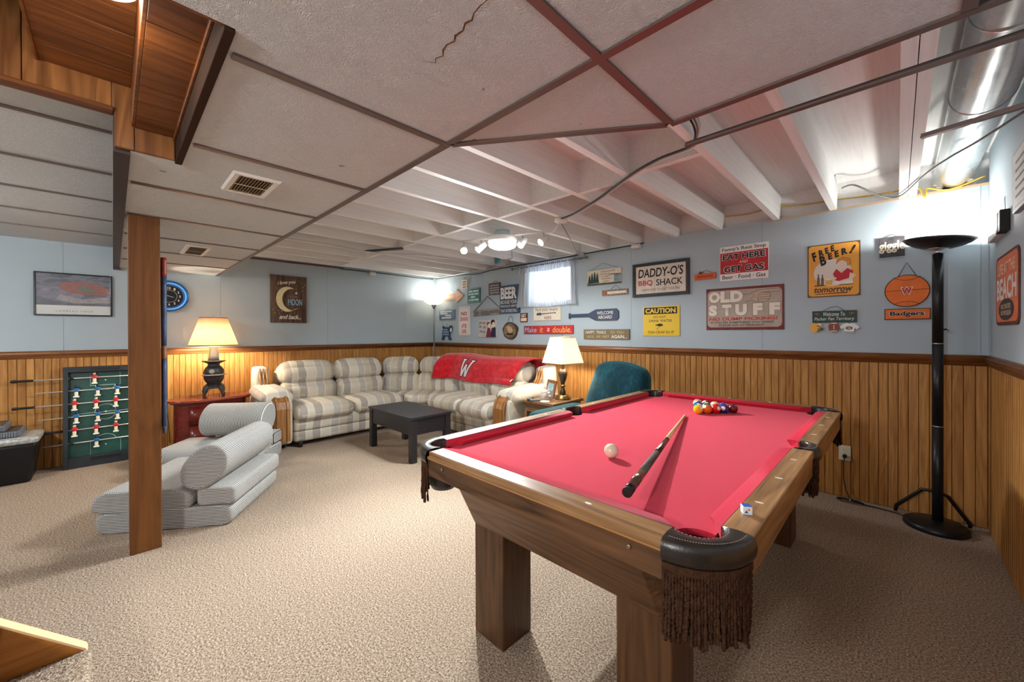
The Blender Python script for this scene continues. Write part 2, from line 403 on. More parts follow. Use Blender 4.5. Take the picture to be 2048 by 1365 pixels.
# hairline crack in the tile by the grid crossing
cp = [(-.862, .556), (-.845, .583), (-.83, .574), (-.81, .582), (-.795, .571), (-.772, .566), (-.75, .572), (-.735, .563), (-.71, .566), (-.69, .556), (-.672, .561), (-.655, .552), (-.63, .549), (-.6, .55)]
m = MB(); n = len(cp)
for i, (x, y) in enumerate(cp):
    wd = .0009 + (.0024 if i in (4, 7, 9, 10) else .0012) * math.sin(PI * i / (n - 1)); m.v += [(x, y - wd, ZC - .0006), (x, y + wd, ZC - .0006)]
for i in range(n - 1): m.f.append((2 * i, 2 * i + 1, 2 * i + 3, 2 * i + 2)); m.sm.append(False)
part('crack', m, mat('torn_tile_core', (112, 82, 56), .9, var=(90, .4)), dc)

# ---------------------------------------------------------------- stairwell opening, panelled in wood
sw = bpy.data.objects.new('ceiling_3', None); col.objects.link(sw); sw['kind'] = 'structure'
def swp(name, b, m_, bev=.002): return part(name, MB().box(*b), m_, sw, bev)
XF = -2.05
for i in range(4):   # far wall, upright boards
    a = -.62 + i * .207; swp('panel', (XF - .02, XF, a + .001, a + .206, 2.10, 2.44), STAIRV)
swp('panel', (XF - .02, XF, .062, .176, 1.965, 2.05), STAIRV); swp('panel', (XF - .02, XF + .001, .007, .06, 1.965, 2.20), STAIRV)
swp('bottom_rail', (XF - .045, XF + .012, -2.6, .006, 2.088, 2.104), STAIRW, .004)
swp('side_board', (-2.075, -1.08, .178, .2, 1.957, 2.06), mat('shade_dark_trim', (58, 40, 30), .9, 0, .1), .002)  # side board's dark brown holds the shade of a face turned from the light
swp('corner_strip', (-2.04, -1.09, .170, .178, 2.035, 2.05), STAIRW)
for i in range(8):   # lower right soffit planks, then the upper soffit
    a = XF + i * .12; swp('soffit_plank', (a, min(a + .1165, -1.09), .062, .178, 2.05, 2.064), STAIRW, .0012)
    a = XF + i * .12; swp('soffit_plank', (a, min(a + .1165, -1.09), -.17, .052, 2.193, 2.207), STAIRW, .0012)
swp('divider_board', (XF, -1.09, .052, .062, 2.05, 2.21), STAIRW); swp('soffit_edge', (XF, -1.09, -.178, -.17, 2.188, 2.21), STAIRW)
swp('edge_board', (-1.09, -1.072, -2.7, .2, 1.968, 2.44), STAIRW)
m = MB(); m.box(XF - .02, -1.07, -2.72, -2.7, 1.9, 3.0); m.box(XF - .06, XF - .02, -2.7, .2, 2.1, 3.0); m.box(-1.09, -1.07, -2.7, .06, 2.44, 3.0); m.box(XF - .02, -1.07, -.62, .2, 2.44, 2.5); m.box(XF - .06, -1.07, -2.72, -.6, 3.0, 3.03)
part('shaft', m, WALL, sw)
t = thing('stairwell_light', 'white glass dome light on the wooden stairwell soffit, top left corner', 'ceiling light', (-1.385, -.02, 2.193))
part('base', MB().lathe([(.075, 2.193), (.075, 2.178), (.07, 2.176)], 24, (-1.385, -.02)), mat('white_metal', (235, 235, 232), .4), t)
part('glass_dome', MB().lathe([(.07, 2.178), (.078, 2.17), (.08, 2.155), (.07, 2.137), (.04, 2.125), (.0005, 2.122)], 28, (-1.385, -.02)), emit('lit_dome_glass', (255, 246, 232), 1.6), t)
point('stairwell_lamp', (-1.385, -.02, 2.04), L_STAIR, (1, .93, .82), .06)

# ---------------------------------------------------------------- stairs at the lower left
st = thing('staircase', 'carpeted stair coming down into the room with a wooden skirt board', 'stairs', (-1.54, -.06, 0))
for i in range(9):
    y = -.055 - .195 * i; z = .19 * (i + 1)
    m = MB(); m.prism(rrect(y - .22, y, z - .06, z, .022, 4), -1.985, -1.12, 'x', True); m.box(-1.985, -1.12, y - .195, y - .02, 0 if i == 0 else z - .25, z - .01); part('step', m, CARPET, st)
m = MB(); m.prism([(-.07, .0), (-.07, .186), (-1.75, 1.823), (-1.75, 1.6), (-.28, 0)], -2.025, -1.985, 'x'); part('skirt_board', m, wood('pine_skirt', (150, 92, 34), (186, 124, 58), 1, 30, .5, .4), st, .003)
m = MB(); m.prism([(-.066, .182), (-.07, .194), (-1.75, 1.831), (-1.75, 1.820)], -2.026, -1.984, 'x'); part('skirt_cap', m, mat('pale_pine_edge', (226, 186, 142), .6), st)

# ---------------------------------------------------------------- window in the back wall
m = MB(); x0, x1, z0, z1 = WIN
for b in ((x0, x0 + .03, z0, z1), (x1 - .03, x1, z0, z1), (x0 + .03, x1 - .03, z0, z0 + .03), (x0 + .03, x1 - .03, z1 - .03, z1)): m.box(b[0], b[1], YB + .09, YB + .14, b[2], b[3])
wn = struct('window_1', m, mat('white_frame', (232, 232, 228), .5))
part('pane', MB().box(x0 + .03, (x0 + x1) / 2 - .01, YB + .11, YB + .114, z0 + .03, z1 - .03), glass_mat('window_glass'), wn)
part('pane', MB().box((x0 + x1) / 2 + .01, x1 - .03, YB + .118, YB + .122, z0 + .03, z1 - .03), glass_mat('window_glass'), wn)
part('mullion', MB().box((x0 + x1) / 2 - .014, (x0 + x1) / 2 + .014, YB + .1, YB + .13, z0 + .03, z1 - .03), MATS['white_frame'], wn)
def curtain_mat():
    t = NT('sheer_curtain'); o = t.obj(); x = t.n('ShaderNodeSeparateXYZ'); t.put(x.inputs[0], o)
    f = t.math('FRACT', t.math('MULTIPLY', x.outputs[0], 62)); l = t.math('GREATER_THAN', f, .72)
    c = t.mix(t.math('MULTIPLY', l, .6), lin((226, 228, 232)), lin((128, 132, 142)))
    t.set(c, .9, 0, .1); tl = t.n('ShaderNodeBsdfTranslucent'); t.put(tl.inputs[0], c); tp = t.n('ShaderNodeBsdfTransparent')
    m1 = t.n('ShaderNodeMixShader'); m1.inputs[0].default_value = .55; t.t.links.new(t.b.outputs[0], m1.inputs[1]); t.t.links.new(tl.outputs[0], m1.inputs[2])
    m2 = t.n('ShaderNodeMixShader'); m2.inputs[0].default_value = .12; t.t.links.new(m1.outputs[0], m2.inputs[1]); t.t.links.new(tp.outputs[0], m2.inputs[2]); t.t.links.new(m2.outputs[0], t.out.inputs[0])
    return t.m
cu = thing('window_curtain', 'short sheer striped curtain gathered on a rod over the small window', 'curtain', (-3.2, YB - .05, 1.61))
def cloth(x0, x1, zt, zb, y, amp, k, flare=0, n=90, rows=14):
    m = MB()
    for j in range(rows + 1):
        v = j / rows
        for i in range(n + 1):
            u = i / n; x = x0 + (x1 - x0) * u; x += (u - .5) * flare * v
            yy = y - amp * (.55 + .45 * math.sin(u * k + 1.3 * math.sin(u * 7))) * (.35 + .65 * v) - .012 * math.sin(u * k * .37 + 2) * v
            m.v.append((x, yy, zt + (zb - zt) * v + .008 * math.sin(u * 9) * v))
    for j in range(rows):
        for i in range(n): a = j * (n + 1) + i; m.f.append((a, a + n + 1, a + n + 2, a + 1)); m.sm.append(True)
    return m
CUR = curtain_mat()
part('cloth', cloth(-3.665, -2.775, 2.135, 1.615, YB - .03, .05, 52, .09), CUR, cu)
part('gathered_header', cloth(-3.665, -2.775, 2.185, 2.075, YB - .045, .03, 170, .0, 200, 5), CUR, cu)
m = MB().tube([(-3.80, YB - .05, 2.155), (-2.60, YB - .05, 2.155)], .009, 10); m.ball((-2.59, YB - .05, 2.155), .017); m.ball((-3.81, YB - .05, 2.155), .017)
for x in (-3.72, -2.7): m.box(x - .006, x + .006, YB - .05, YB, 2.148, 2.162)
part('curtain_rod', m, mat('rod_metal', (120, 122, 126), .35, .8), cu)
# ================================================================ pool table
PO = ((54, 33, 18), (122, 84, 53))
POX = wood('table_oak_across', *PO, 0, 60, .4, .5, .4); POY = wood('table_oak_along', (82, 52, 28), (184, 138, 90), 1, 70, .38, .3, .4); POZ = wood('table_oak_upright', (52, 33, 18), (106, 72, 44), 2, 60, .42, .35, .35)
PORX = wood('table_rail_oak_across', (112, 78, 48), (178, 136, 94), 0, 60, .25, .35, .5)
def felt_mat():
    t = NT('red_felt'); o = t.obj(); n = t.noise(o, 700, 2, .6); n2 = t.noise(o, 6, 3)
    t.set(t.mix(t.math('MULTIPLY', n2, .3), t.ramp(n, [(.3, lin((176, 28, 48))), (.7, lin((214, 52, 74)))]), lin((206, 48, 70))), .95, 0, .15)
    t.b.inputs['Sheen Weight'].default_value = .35; t.b.inputs['Sheen Tint'].default_value = lin((255, 150, 165)); t.bump(n, .25, .002); return t.m
FELT = felt_mat()
LEATH = mat('black_brown_leather', (40, 34, 30), .32, 0, .5, var=(30, .35), bump=(240, .12))
FRINGE = mat('brown_fringe', (62, 38, 22), .85, 0, .2, var=(60, .4))
IVORY = mat('ivory_inlay', (232, 228, 214), .35)
PX0, PX1, PY0, PY1, PZ, BED = -1.496, -.236, .883, 3.143, .798, .766
PCX, PCY = (PX0 + PX1) / 2, (PY0 + PY1) / 2
pt = thing('pool_table', 'large oak pool table with red felt and fringed leather pockets', 'pool table', (PCX, PCY, 0))
HX, HY = (PX1 - PX0) / 2, (PY1 - PY0) / 2           # half sizes; everything below is mirrored about the centre
def mir(sx, sy, pts): return [(PCX + sx * (x - PCX), PCY + sy * (y - PCY)) for x, y in pts]
# bed with pocket cut-outs
hc = (PX1 - .1105, PY0 + .1105); rp = .058; hs = (PX1 - .052, PCY)
q = []
def arcp(c, r, a0, a1, n=8): return arc(c[0], c[1], r, a0, a1, n)
loop = []
loop += [(PCX, PY0 + .085), (-.43, PY0 + .085)] + arcp(hc, rp, 205, 65, 10) + [(PX1 - .085, 1.1)]
loop += [(PX1 - .085, PCY - .06)] + arcp(hs, rp, 235, 125, 8) + [(PX1 - .085, PCY + .06)]
hc2 = (hc[0], 2 * PCY - hc[1])
loop += [(PX1 - .085, 2 * PCY - 1.1)] + arcp(hc2, rp, -65, -205, 10) + [(-.43, PY1 - .085), (PCX, PY1 - .085)]
left = [(2 * PCX - x, y) for x, y in loop[::-1]][1:-1]
part('bed_cloth', MB().prism(loop + left, BED - .03, BED), FELT, pt)
# rails, cushions, sights, apron boards
def rail_piece(poly, m_, nm='rail'): return part(nm, MB().prism(poly, PZ - .03, PZ), m_, pt, .004)
def cushion_mb(a, b, na, nb, w0, w1, flip):
    """cushion between along-coordinates a..b at the wood and na..nb at the nose; w0/w1 = across coordinate of wood and nose"""
    P = lambda u, w_, z: (w_, u, z) if flip else (u, w_, z)
    m = MB(); k = .35
    rows = [(a, b, w0, PZ - .001), (a + (na - a) * .6, b + (nb - b) * .6, w0 + (w1 - w0) * .6, PZ - .002), (a + (na - a) * .9, b + (nb - b) * .9, w0 + (w1 - w0) * .92, PZ - .005), (na, nb, w1, PZ - .010), (na, nb, w1 - (w1 - w0) * .05, PZ - .014), (na, nb, w1 - (w1 - w0) * .35, BED), (a, b, w0, BED)]
    for r in rows: m.v += [P(r[0], r[2], r[3]), P(r[1], r[2], r[3])]
    for i in range(len(rows) - 1): m.f.append((2 * i, 2 * i + 1, 2 * i + 3, 2 * i + 2)); m.sm.append(i < 4)
    n = len(rows); m.f += [tuple(2 * i for i in range(n)), tuple(2 * i + 1 for i in reversed(range(n)))]; m.sm += [False, False]; return m
sight = MB().prism([(.011 * math.cos(2 * PI * i / 12), .0045 * math.sin(2 * PI * i / 12)) for i in range(12)], 0, .0008).mesh('sight', IVORY)
for sy in (1, -1):
    ra = mir(1, sy, [(-1.337, PY0), (-.385, PY0), (-.385, PY0 + .07), (-1.337, PY0 + .07)])
    rl = rail_piece(ra if sy > 0 else ra[::-1], PORX)
    y0, y1 = [PCY + sy * (v - PCY) for v in (PY0 + .07, PY0 + .115)]
    part('cushion', cushion_mb(-1.337, -.385, -1.28, -.443, y0, y1, False), FELT, pt)
    for x in (-1.114, -.861, -.61):
        o = bpy.data.objects.new('sight', sight); col.objects.link(o); o.parent = rl; o.location = (x, PCY + sy * (PY0 + .037 - PCY), PZ)
    y0, y1 = sorted([PCY + sy * (v - PCY) for v in (PY0 + .004, PY0 + .03)])
    part('apron_board', MB().box(-1.353, -.387, y0, y1, .697, PZ - .032), POX, pt, .003)
    y0, y1 = sorted([PCY + sy * (v - PCY) for v in (PY0 + .001, PY0 + .01)])
    part('edge_strip', MB().box(-1.35, -.387, y0, y1, PZ - .034, PZ - .022), mat('edge_strip_wood', (170, 118, 62), .35), pt, .002)
    for x in (-1.25, -.47):
        part('bolt', MB().lathe([(.006, 0), (.006, .003), (.0035, .004)], 10).xf(Matrix.Translation((x, PCY + sy * (PY0 + .003 - PCY), .745)) @ Matrix.Rotation(PI / 2 * sy, 4, 'X')), mat('bolt_metal', (150, 140, 124), .35, .8), pt)
    for sx in (1, -1):
        poly = mir(sx, sy, [(PX1 - .07, 1.034), (PX1, 1.034), (PX1, 1.945), (PX1 - .07, 1.945)])
        rl = rail_piece(poly if sx * sy > 0 else poly[::-1], POY)
        w0, w1 = [PCX + sx * (v - PCX) for v in (PX1 - .07, PX1 - .115)]
        a, b, na, nb = [PCY + sy * (v - PCY) for v in (1.034, 1.945, 1.094, 1.922)]
        part('cushion', cushion_mb(a, b, na, nb, w0, w1, True), FELT, pt)
        for y in (1.253, 1.508, 1.763):
            o = bpy.data.objects.new('sight', sight); col.objects.link(o); o.parent = rl; o.location = (PCX + sx * (PX1 - .037 - PCX), PCY + sy * (y - PCY), PZ); o.rotation_euler[2] = 0
        x0, x1 = sorted([PCX + sx * (v - PCX) for v in (PX1 - .03, PX1 - .004)]); y0, y1 = sorted([PCY + sy * (v - PCY) for v in (1.03, 1.947)])
        part('apron_board', MB().box(x0, x1, y0, y1, .697, PZ - .032), POY, pt, .003)
        x0, x1 = sorted([PCX + sx * (v - PCX) for v in (-.617, -.445)]); y0, y1 = sorted([PCY + sy * (v - PCY) for v in (1.079, 1.247)])
        part('leg', MB().box(x0, x1, y0, y1, .0, .6), POZ, pt, .006)
# tapered cabinet under the bed
def octo(hw, hl, c, z): return [(PCX + sx * x, PCY + sy * y, z) for sx, sy, x, y in ((1, -1, hw - c, hl), (1, -1, hw, hl - c), (1, 1, hw, hl - c), (1, 1, hw - c, hl), (-1, 1, hw - c, hl), (-1, 1, hw, hl - c), (-1, -1, hw, hl - c), (-1, -1, hw - c, hl))]
m = MB(); r1, r2, r3 = octo(.575, 1.085, .19, .735), octo(.55, 1.072, .165, .70), octo(.425, .955, .03, .478)
m.add(r1 + r2 + r3, [(i, i + 8, (i + 1) % 8 + 8, (i + 1) % 8) for i in range(8)] + [(i + 8, i + 16, (i + 1) % 8 + 16, (i + 1) % 8 + 8) for i in range(8)] + [tuple(range(16, 24))[::-1], tuple(range(8))])
part('cabinet', m, POX, pt, .003)
# leather pockets with baskets and fringe
def strand(m, x, y, zt, zb, r, seg, n=5, sway=(0, 0)):
    path, rs = [], []; ph = random.random() * 6
    for i in range(seg + 1):
        v = i / seg; z = zt + (zb - zt) * v
        path.append((x + sway[0] * v * v + .0012 * math.sin(z * 900 + ph), y + sway[1] * v * v + .0012 * math.cos(z * 900 + ph), z)); rs.append(r * (1 + .28 * math.sin(z * 1300 + ph)))
    m.tube(path, rs, n)
def pocket(inner, outer, nfr, flen, detail, c, n_out, long=0):
    """leather pocket: inner and outer outlines (same count), outer given with outward normals n_out"""
    prof = [(0, .0, .735), (0, .0, .792), (.08, .0, .8005), (.55, .0, .803), (.9, .0, .801), (1, .004, .794), (1, .0085, .782), (1, .0095, .768), (1, .006, .754), (1, .0, .746), (.8, -.004, .744)]
    m = MB(); k = len(inner)
    for t_, off, z in prof:
        for (ix, iy), (ox, oy), (nx, ny) in zip(inner, outer, n_out): m.v.append((ix + (ox - ix) * t_ + nx * off, iy + (oy - iy) * t_ + ny * off, z))
    for i in range(len(prof) - 1):
        for j in range(k - 1): m.f.append((i * k + j, i * k + j + 1, (i + 1) * k + j + 1, (i + 1) * k + j)); m.sm.append(True)
    p = part('pocket', m, LEATH, pt)
    s_ = MB()
    for t_ in (.22, .84):   # stitching
        pts = [(ix + (ox - ix) * t_, iy + (oy - iy) * t_) for (ix, iy), (ox, oy) in zip(inner, outer)][1:-1]
        for (ax, ay), (bx, by) in zip(pts, pts[1:]):
            nst = max(1, int(math.hypot(bx - ax, by - ay) / .0055))
            for q_ in range(nst):
                u0, u1 = (q_ + .2) / nst, (q_ + .75) / nst; s_.tube([(ax + (bx - ax) * u, ay + (by - ay) * u, .8032) for u in (u0, u1)], .0006, 4)
    sub('stitching', s_, mat('pale_thread', (188, 180, 164), .8), p)
    b = MB(); b.lathe([(.064, .75), (.066, .70), (.062, .64), (.05, .615), (.02, .605), (.0005, .603)], 20, c); sub('basket', b, LEATH, p)
    f = MB(); b2 = MB()
    L = [0]
    for (ax, ay), (bx, by) in zip(outer, outer[1:]): L.append(L[-1] + math.hypot(bx - ax, by - ay))
    def at(u):
        d = u * L[-1]
        for i in range(len(L) - 1):
            if d <= L[i + 1] or i == len(L) - 2:
                t_ = (d - L[i]) / max(1e-6, L[i + 1] - L[i]); A, B_, N0, N1 = outer[i], outer[i + 1], n_out[i], n_out[i + 1]
                return [A[j] + (B_[j] - A[j]) * t_ for j in (0, 1)], [N0[j] + (N1[j] - N0[j]) * t_ for j in (0, 1)]
    for row in range(2 if detail else 1):
        for i in range(nfr):
            (x, y), (nx, ny) = at((i + .5 + .3 * row) / (nfr + .6)); o_ = -.003 - .006 * row
            zb = .742 - flen * (1 + random.uniform(-.06, .06)) - (.012 * math.sin(i * .7) if long else 0)
            strand(f, x + nx * o_, y + ny * o_, .742, zb, .0039 if detail else .0036, 40 if detail else 8, 5 if detail else 4, (random.uniform(-.006, .006), random.uniform(-.006, .006)))
    fr = sub('fringe', f, FRINGE, p); fr['kind'] = 'stuff'
    m = MB(); kk = len(outer)
    for z in (.7445, .727):
        for (ox, oy), (nx, ny) in zip(outer, n_out): m.v.append((ox + nx * .0005, oy + ny * .0005, z))
    for j in range(kk - 1): m.f.append((j, j + 1, kk + j + 1, kk + j)); m.sm.append(True)
    sub('fringe_band', m, FRINGE, p)
N = 20
for sx in (1, -1):
    for sy in (1, -1):
        inn = arc(-.3465, .9935, .0573, -135, 45, N); out = arc(-.386, 1.032, .1495, -90, 0, N); nrm = arc(0, 0, 1, -90, 0, N)
        inn[0] = (-.387, .953); inn[-1] = (-.306, 1.034)
        f_ = lambda ps: [(PCX + sx * (x - PCX), PCY + sy * (y - PCY)) for x, y in ps]; g_ = lambda ps: [(sx * x, sy * y) for x, y in ps]
        near = sx > 0 and sy > 0
        pocket(f_(inn), f_(out), 34 if near else (30 if sy > 0 else 18), .165 if near else .15, near, f_([(-.345, .99)])[0], g_(nrm), 1)
    inn = arc(-.302, PCY, .05, -90, 90, N, .068); out = arc(-.27, PCY, .042, -90, 90, N, .068); nrm = arc(0, 0, 1, -60, 60, N)
    f_ = lambda ps: [(PCX + sx * (x - PCX), y) for x, y in ps]; g_ = lambda ps: [(sx * x, y) for x, y in ps]
    inn = [(min(x, PX1 - .03), y) for x, y in inn]
    pocket(f_(inn), f_(out), 14, .14, False, f_([(-.295, PCY)])[0], g_(nrm))

# ---------------------------------------------------------------- balls, cue, chalk
def ball_mat(name, rgb, stripe):
    t = NT(name); o = t.n('ShaderNodeTexCoord').outputs['Object']; x = t.n('ShaderNodeSeparateXYZ'); t.put(x.inputs[0], o)
    white = lin((236, 230, 212)); c = lin(rgb)
    if stripe: c = t.mix(t.math('GREATER_THAN', t.math('ABSOLUTE', x.outputs[2]), .017), c, white)
    c = t.mix(t.math('GREATER_THAN', t.math('ABSOLUTE', x.outputs[0]), .0258), c, white)
    t.set(c, .08, 0, .6); return t.m
bm_ = MB().ball((0, 0, 0), .0286, 28, 18)
def ball(nm, m_, x, y, label, group=None, rot=(0, 0, 0)):
    me = bm_.mesh(nm, m_); o = link(nm, me); o.location = (x, y, BED + .0286); o.rotation_euler = rot; tag(o, label, 'ball', group); return o
ball('cue_ball', mat('cue_ball_ivory', (232, 216, 190), .15, 0, .55), -.822, 1.405, 'ivory white cue ball standing alone on the red felt')
e1, e2 = Vector((.64, .768)) * .0574, Vector((-.345, .9386)) * .0574
balls = {(0, 0): ('solid yellow', (238, 176, 30), 0), (1, 0): ('solid orange', (236, 104, 20), 0), (2, 0): ('solid red', (206, 24, 30), 0), (3, 0): ('solid purple', (62, 40, 110), 0), (4, 0): ('solid maroon', (112, 20, 34), 0),
         (0, 1): ('teal striped', (22, 128, 112), 1), (1, 1): ('solid green', (16, 120, 84), 0), (2, 1): ('red striped', (204, 30, 34), 1), (3, 1): ('blue striped', (40, 60, 160), 1),
         (0, 2): ('solid blue', (26, 74, 160), 0), (1, 2): ('solid black', (20, 20, 22), 0), (2, 2): ('yellow striped', (236, 178, 36), 1), (0, 3): ('purple striped', (86, 56, 140), 1), (1, 3): ('maroon striped', (120, 26, 40), 1), (0, 4): ('orange striped', (240, 130, 40), 1)}
for (i, j), (nm, rgb, s_) in balls.items():
    p = Vector((-.878, 2.535)) + e1 * i + e2 * j
    ball('pool_ball', ball_mat('ball_' + nm.replace(' ', '_'), rgb, s_), p.x, p.y, nm + ' pool ball in the triangle of racked balls', 'racked pool balls', (random.uniform(-.9, .9), random.uniform(-.9, .9), random.uniform(-3, 3)))
A, B_ = Vector((-.552, 1.03, .812)), Vector((-.908, 2.40, .7735)); d_ = (B_ - A).normalized(); L_ = (B_ - A).length
cue = thing('pool_cue', 'two-piece pool cue with dark wrapped butt and pale shaft lying on the felt', 'cue', tuple(A))
seg = lambda a, b: [tuple(A + d_ * a), tuple(A + d_ * b)]
R = lambda s_: .0150 + (.0062 - .0150) * s_ / L_
for nm, a, b, m_ in (('bumper', 0, .012, mat('black_rubber', (16, 15, 15), .5)), ('butt_cap', .012, .075, mat('butt_cap_black', (22, 20, 22), .2)), ('butt_sleeve', .075, .19, wood('cue_sleeve', (60, 44, 32), (104, 80, 58), 1, 40, .25)), ('wrap', .19, .47, mat('wrap_grey', (84, 82, 76), .7, var=(200, .25))), ('forearm', .47, .70, wood('cue_forearm', (52, 34, 24), (84, 58, 40), 1, 40, .25)), ('collar', .70, .73, mat('cue_collar', (36, 34, 34), .2)), ('shaft', .73, L_ - .02, mat('maple_shaft', (226, 190, 138), .35, var=(40, .08))), ('ferrule', L_ - .02, L_ - .004, IVORY), ('tip', L_ - .004, L_, mat('leather_tip', (90, 110, 150), .9))):
    part(nm, MB().tube(seg(a, b), [R(a), R(b)], 16), m_, cue)
up = Vector((0, 0, 1)); sd = d_.cross(up).normalized(); no = sd.cross(d_)
for s0, wd, ln in ((.13, .006, .016), (.55, .005, .07)):
    m = MB(); c = A + d_ * s0 + no * (R(s0) + .0004); m.add([tuple(c - d_ * ln), tuple(c + sd * wd), tuple(c + d_ * ln), tuple(c - sd * wd)], [(0, 1, 2, 3)]); part('inlay', m, IVORY, cue)
ck = thing('chalk_cube', 'small blue and white cube of cue chalk on the wooden rail', 'chalk', (-.281, 1.157, PZ), .55)
part('body', MB().box(-.011, .011, -.011, .011, 0, .0205), mat('chalk_label', (226, 230, 236), .6), ck, .0012)
part('chalk_face', MB().box(-.0095, .0095, -.0095, .0095, .0202, .0218), mat('blue_chalk', (32, 92, 176), .95, var=(300, .3)), ck)
m = MB(); m.prism([(-.008, .004), (.001, .004), (-.003, .012)], -.0113, -.0109, 'y'); part('print', m, mat('chalk_print_blue', (40, 100, 180), .6), ck)
m = MB(); m.prism([(-.002, .011), (.006, .011), (.003, .017)], -.0113, -.0109, 'y'); part('print', m, mat('chalk_print_orange', (226, 120, 40), .6), ck)
# ================================================================ sectional sofa
def plaid_mat(name, axis, period=.54, ang=0):
    t = NT(name); o = t.obj(); x = t.n('ShaderNodeSeparateXYZ'); t.put(x.inputs[0], t.mapv(o, (1, 1, 1), rot=(0, 0, ang)) if ang else o)
    wob = t.math('MULTIPLY', t.math('SUBTRACT', t.noise(o, 9, 2), .5), .03)
    u = t.math('FRACT', t.math('DIVIDE', t.math('ADD', t.math('ADD', x.outputs[axis], 20), wob), period)); z = x.outputs[2]
    cream, taupe, grey, sand, pale = [lin(c) for c in ((224, 216, 198), (180, 172, 162), (198, 193, 184), (208, 198, 178), (232, 226, 212))]
    c = t.ramp(u, [(0, taupe), (.16, pale), (.185, cream), (.37, pale), (.39, grey), (.54, pale), (.56, sand), (.73, taupe), (.86, pale), (.89, cream), (.985, pale)], True)
    zz = t.math('FRACT', t.math('DIVIDE', t.math('ADD', t.math('ADD', z, x.outputs[1 - axis] if axis < 2 else 0), 20), .17))
    c = t.mix(t.math('MULTIPLY', t.math('LESS_THAN', zz, .1), t.math('GREATER_THAN', t.noise(o, 7, 1), .5)), c, t.mix(.5, c, pale))
    w_ = t.noise(t.mapv(o, (300, 300, 60)), 1, 2, .6); w2 = t.noise(t.mapv(o, (40, 40, 400)), 1, 2, .6)
    c = t.mix(t.math('MULTIPLY', t.math('ADD', w_, w2), .28), c, t.mix(.6, c, lin((120, 110, 100))))
    t.set(c, .92, 0, .15); t.bump(t.math('ADD', w_, w2), .25, .003); return t.m
PLA, PLB, PLC = plaid_mat('plaid_along_y', 1), plaid_mat('plaid_along_x', 0), plaid_mat('plaid_corner', 0, .5, -PI / 4)
SOAK = wood('sofa_oak_trim', (110, 68, 32), (176, 124, 70), 2, 50, .35, .4, .4)
sofa = thing('sectional_sofa', 'beige and taupe plaid corner sectional sofa with oak arm trim', 'sofa', (-5.1, 3.2, 0))
def run(T, u0, u1, n, m_, arm_side, fr):
    """straight run of the sofa; T maps (along, out-from-back, up) to room coordinates; M3 its axes"""
    ax = [Vector(T(1, 0, 0)) - Vector(T(0, 0, 0)), Vector(T(0, 1, 0)) - Vector(T(0, 0, 0)), Vector((0, 0, 1))]
    M3 = Matrix(ax).transposed()
    def cush(nm, u, w_, z, su, sw_, sz, r, puff, tilt=0, mm=m_):
        M = M3 @ Matrix.Rotation(tilt, 3, 'X'); part(nm, MB().cushion(T(u, w_, z), (su, sw_, sz), r, 10, puff, M, .0), mm, sofa)
    L = (u1 - u0) / n
    c = (u0 + u1) / 2
    cush('base', c, .52, .245, u1 - u0 - .01, .80, .15, .03, (0, .008, 0)); cush('footrest_panel', c, .515, .115, u1 - u0 - .01, .79, .13, .03, (0, .008, 0))
    cush('back_panel', c, .10, .45, u1 - u0, .14, .72, .05, (0, 0, 0))
    for i in range(n):
        u = u0 + L * (i + .5)
        cush('seat_cushion', u, .635, .372, L - .006, .70, .165, .07, (.004, .012, .03))
        cush('back_cushion', u, .335, .525, L - .008, .22, .30, .08, (.004, .045, .012), -.22)
        cush('head_cushion', u, .265, .775, L + .014, .29, .27, .125, (.006, .05, .022), -.16)
TA = lambda u, w_, z: (-5.70 + w_, u, z)
TB = lambda u, w_, z: (u, 3.885 - w_, z)
run(TA, 1.41, 2.75, 2, PLA, -1, 0)
run(TB, -4.46, -3.22, 2, PLB, 1, 0)
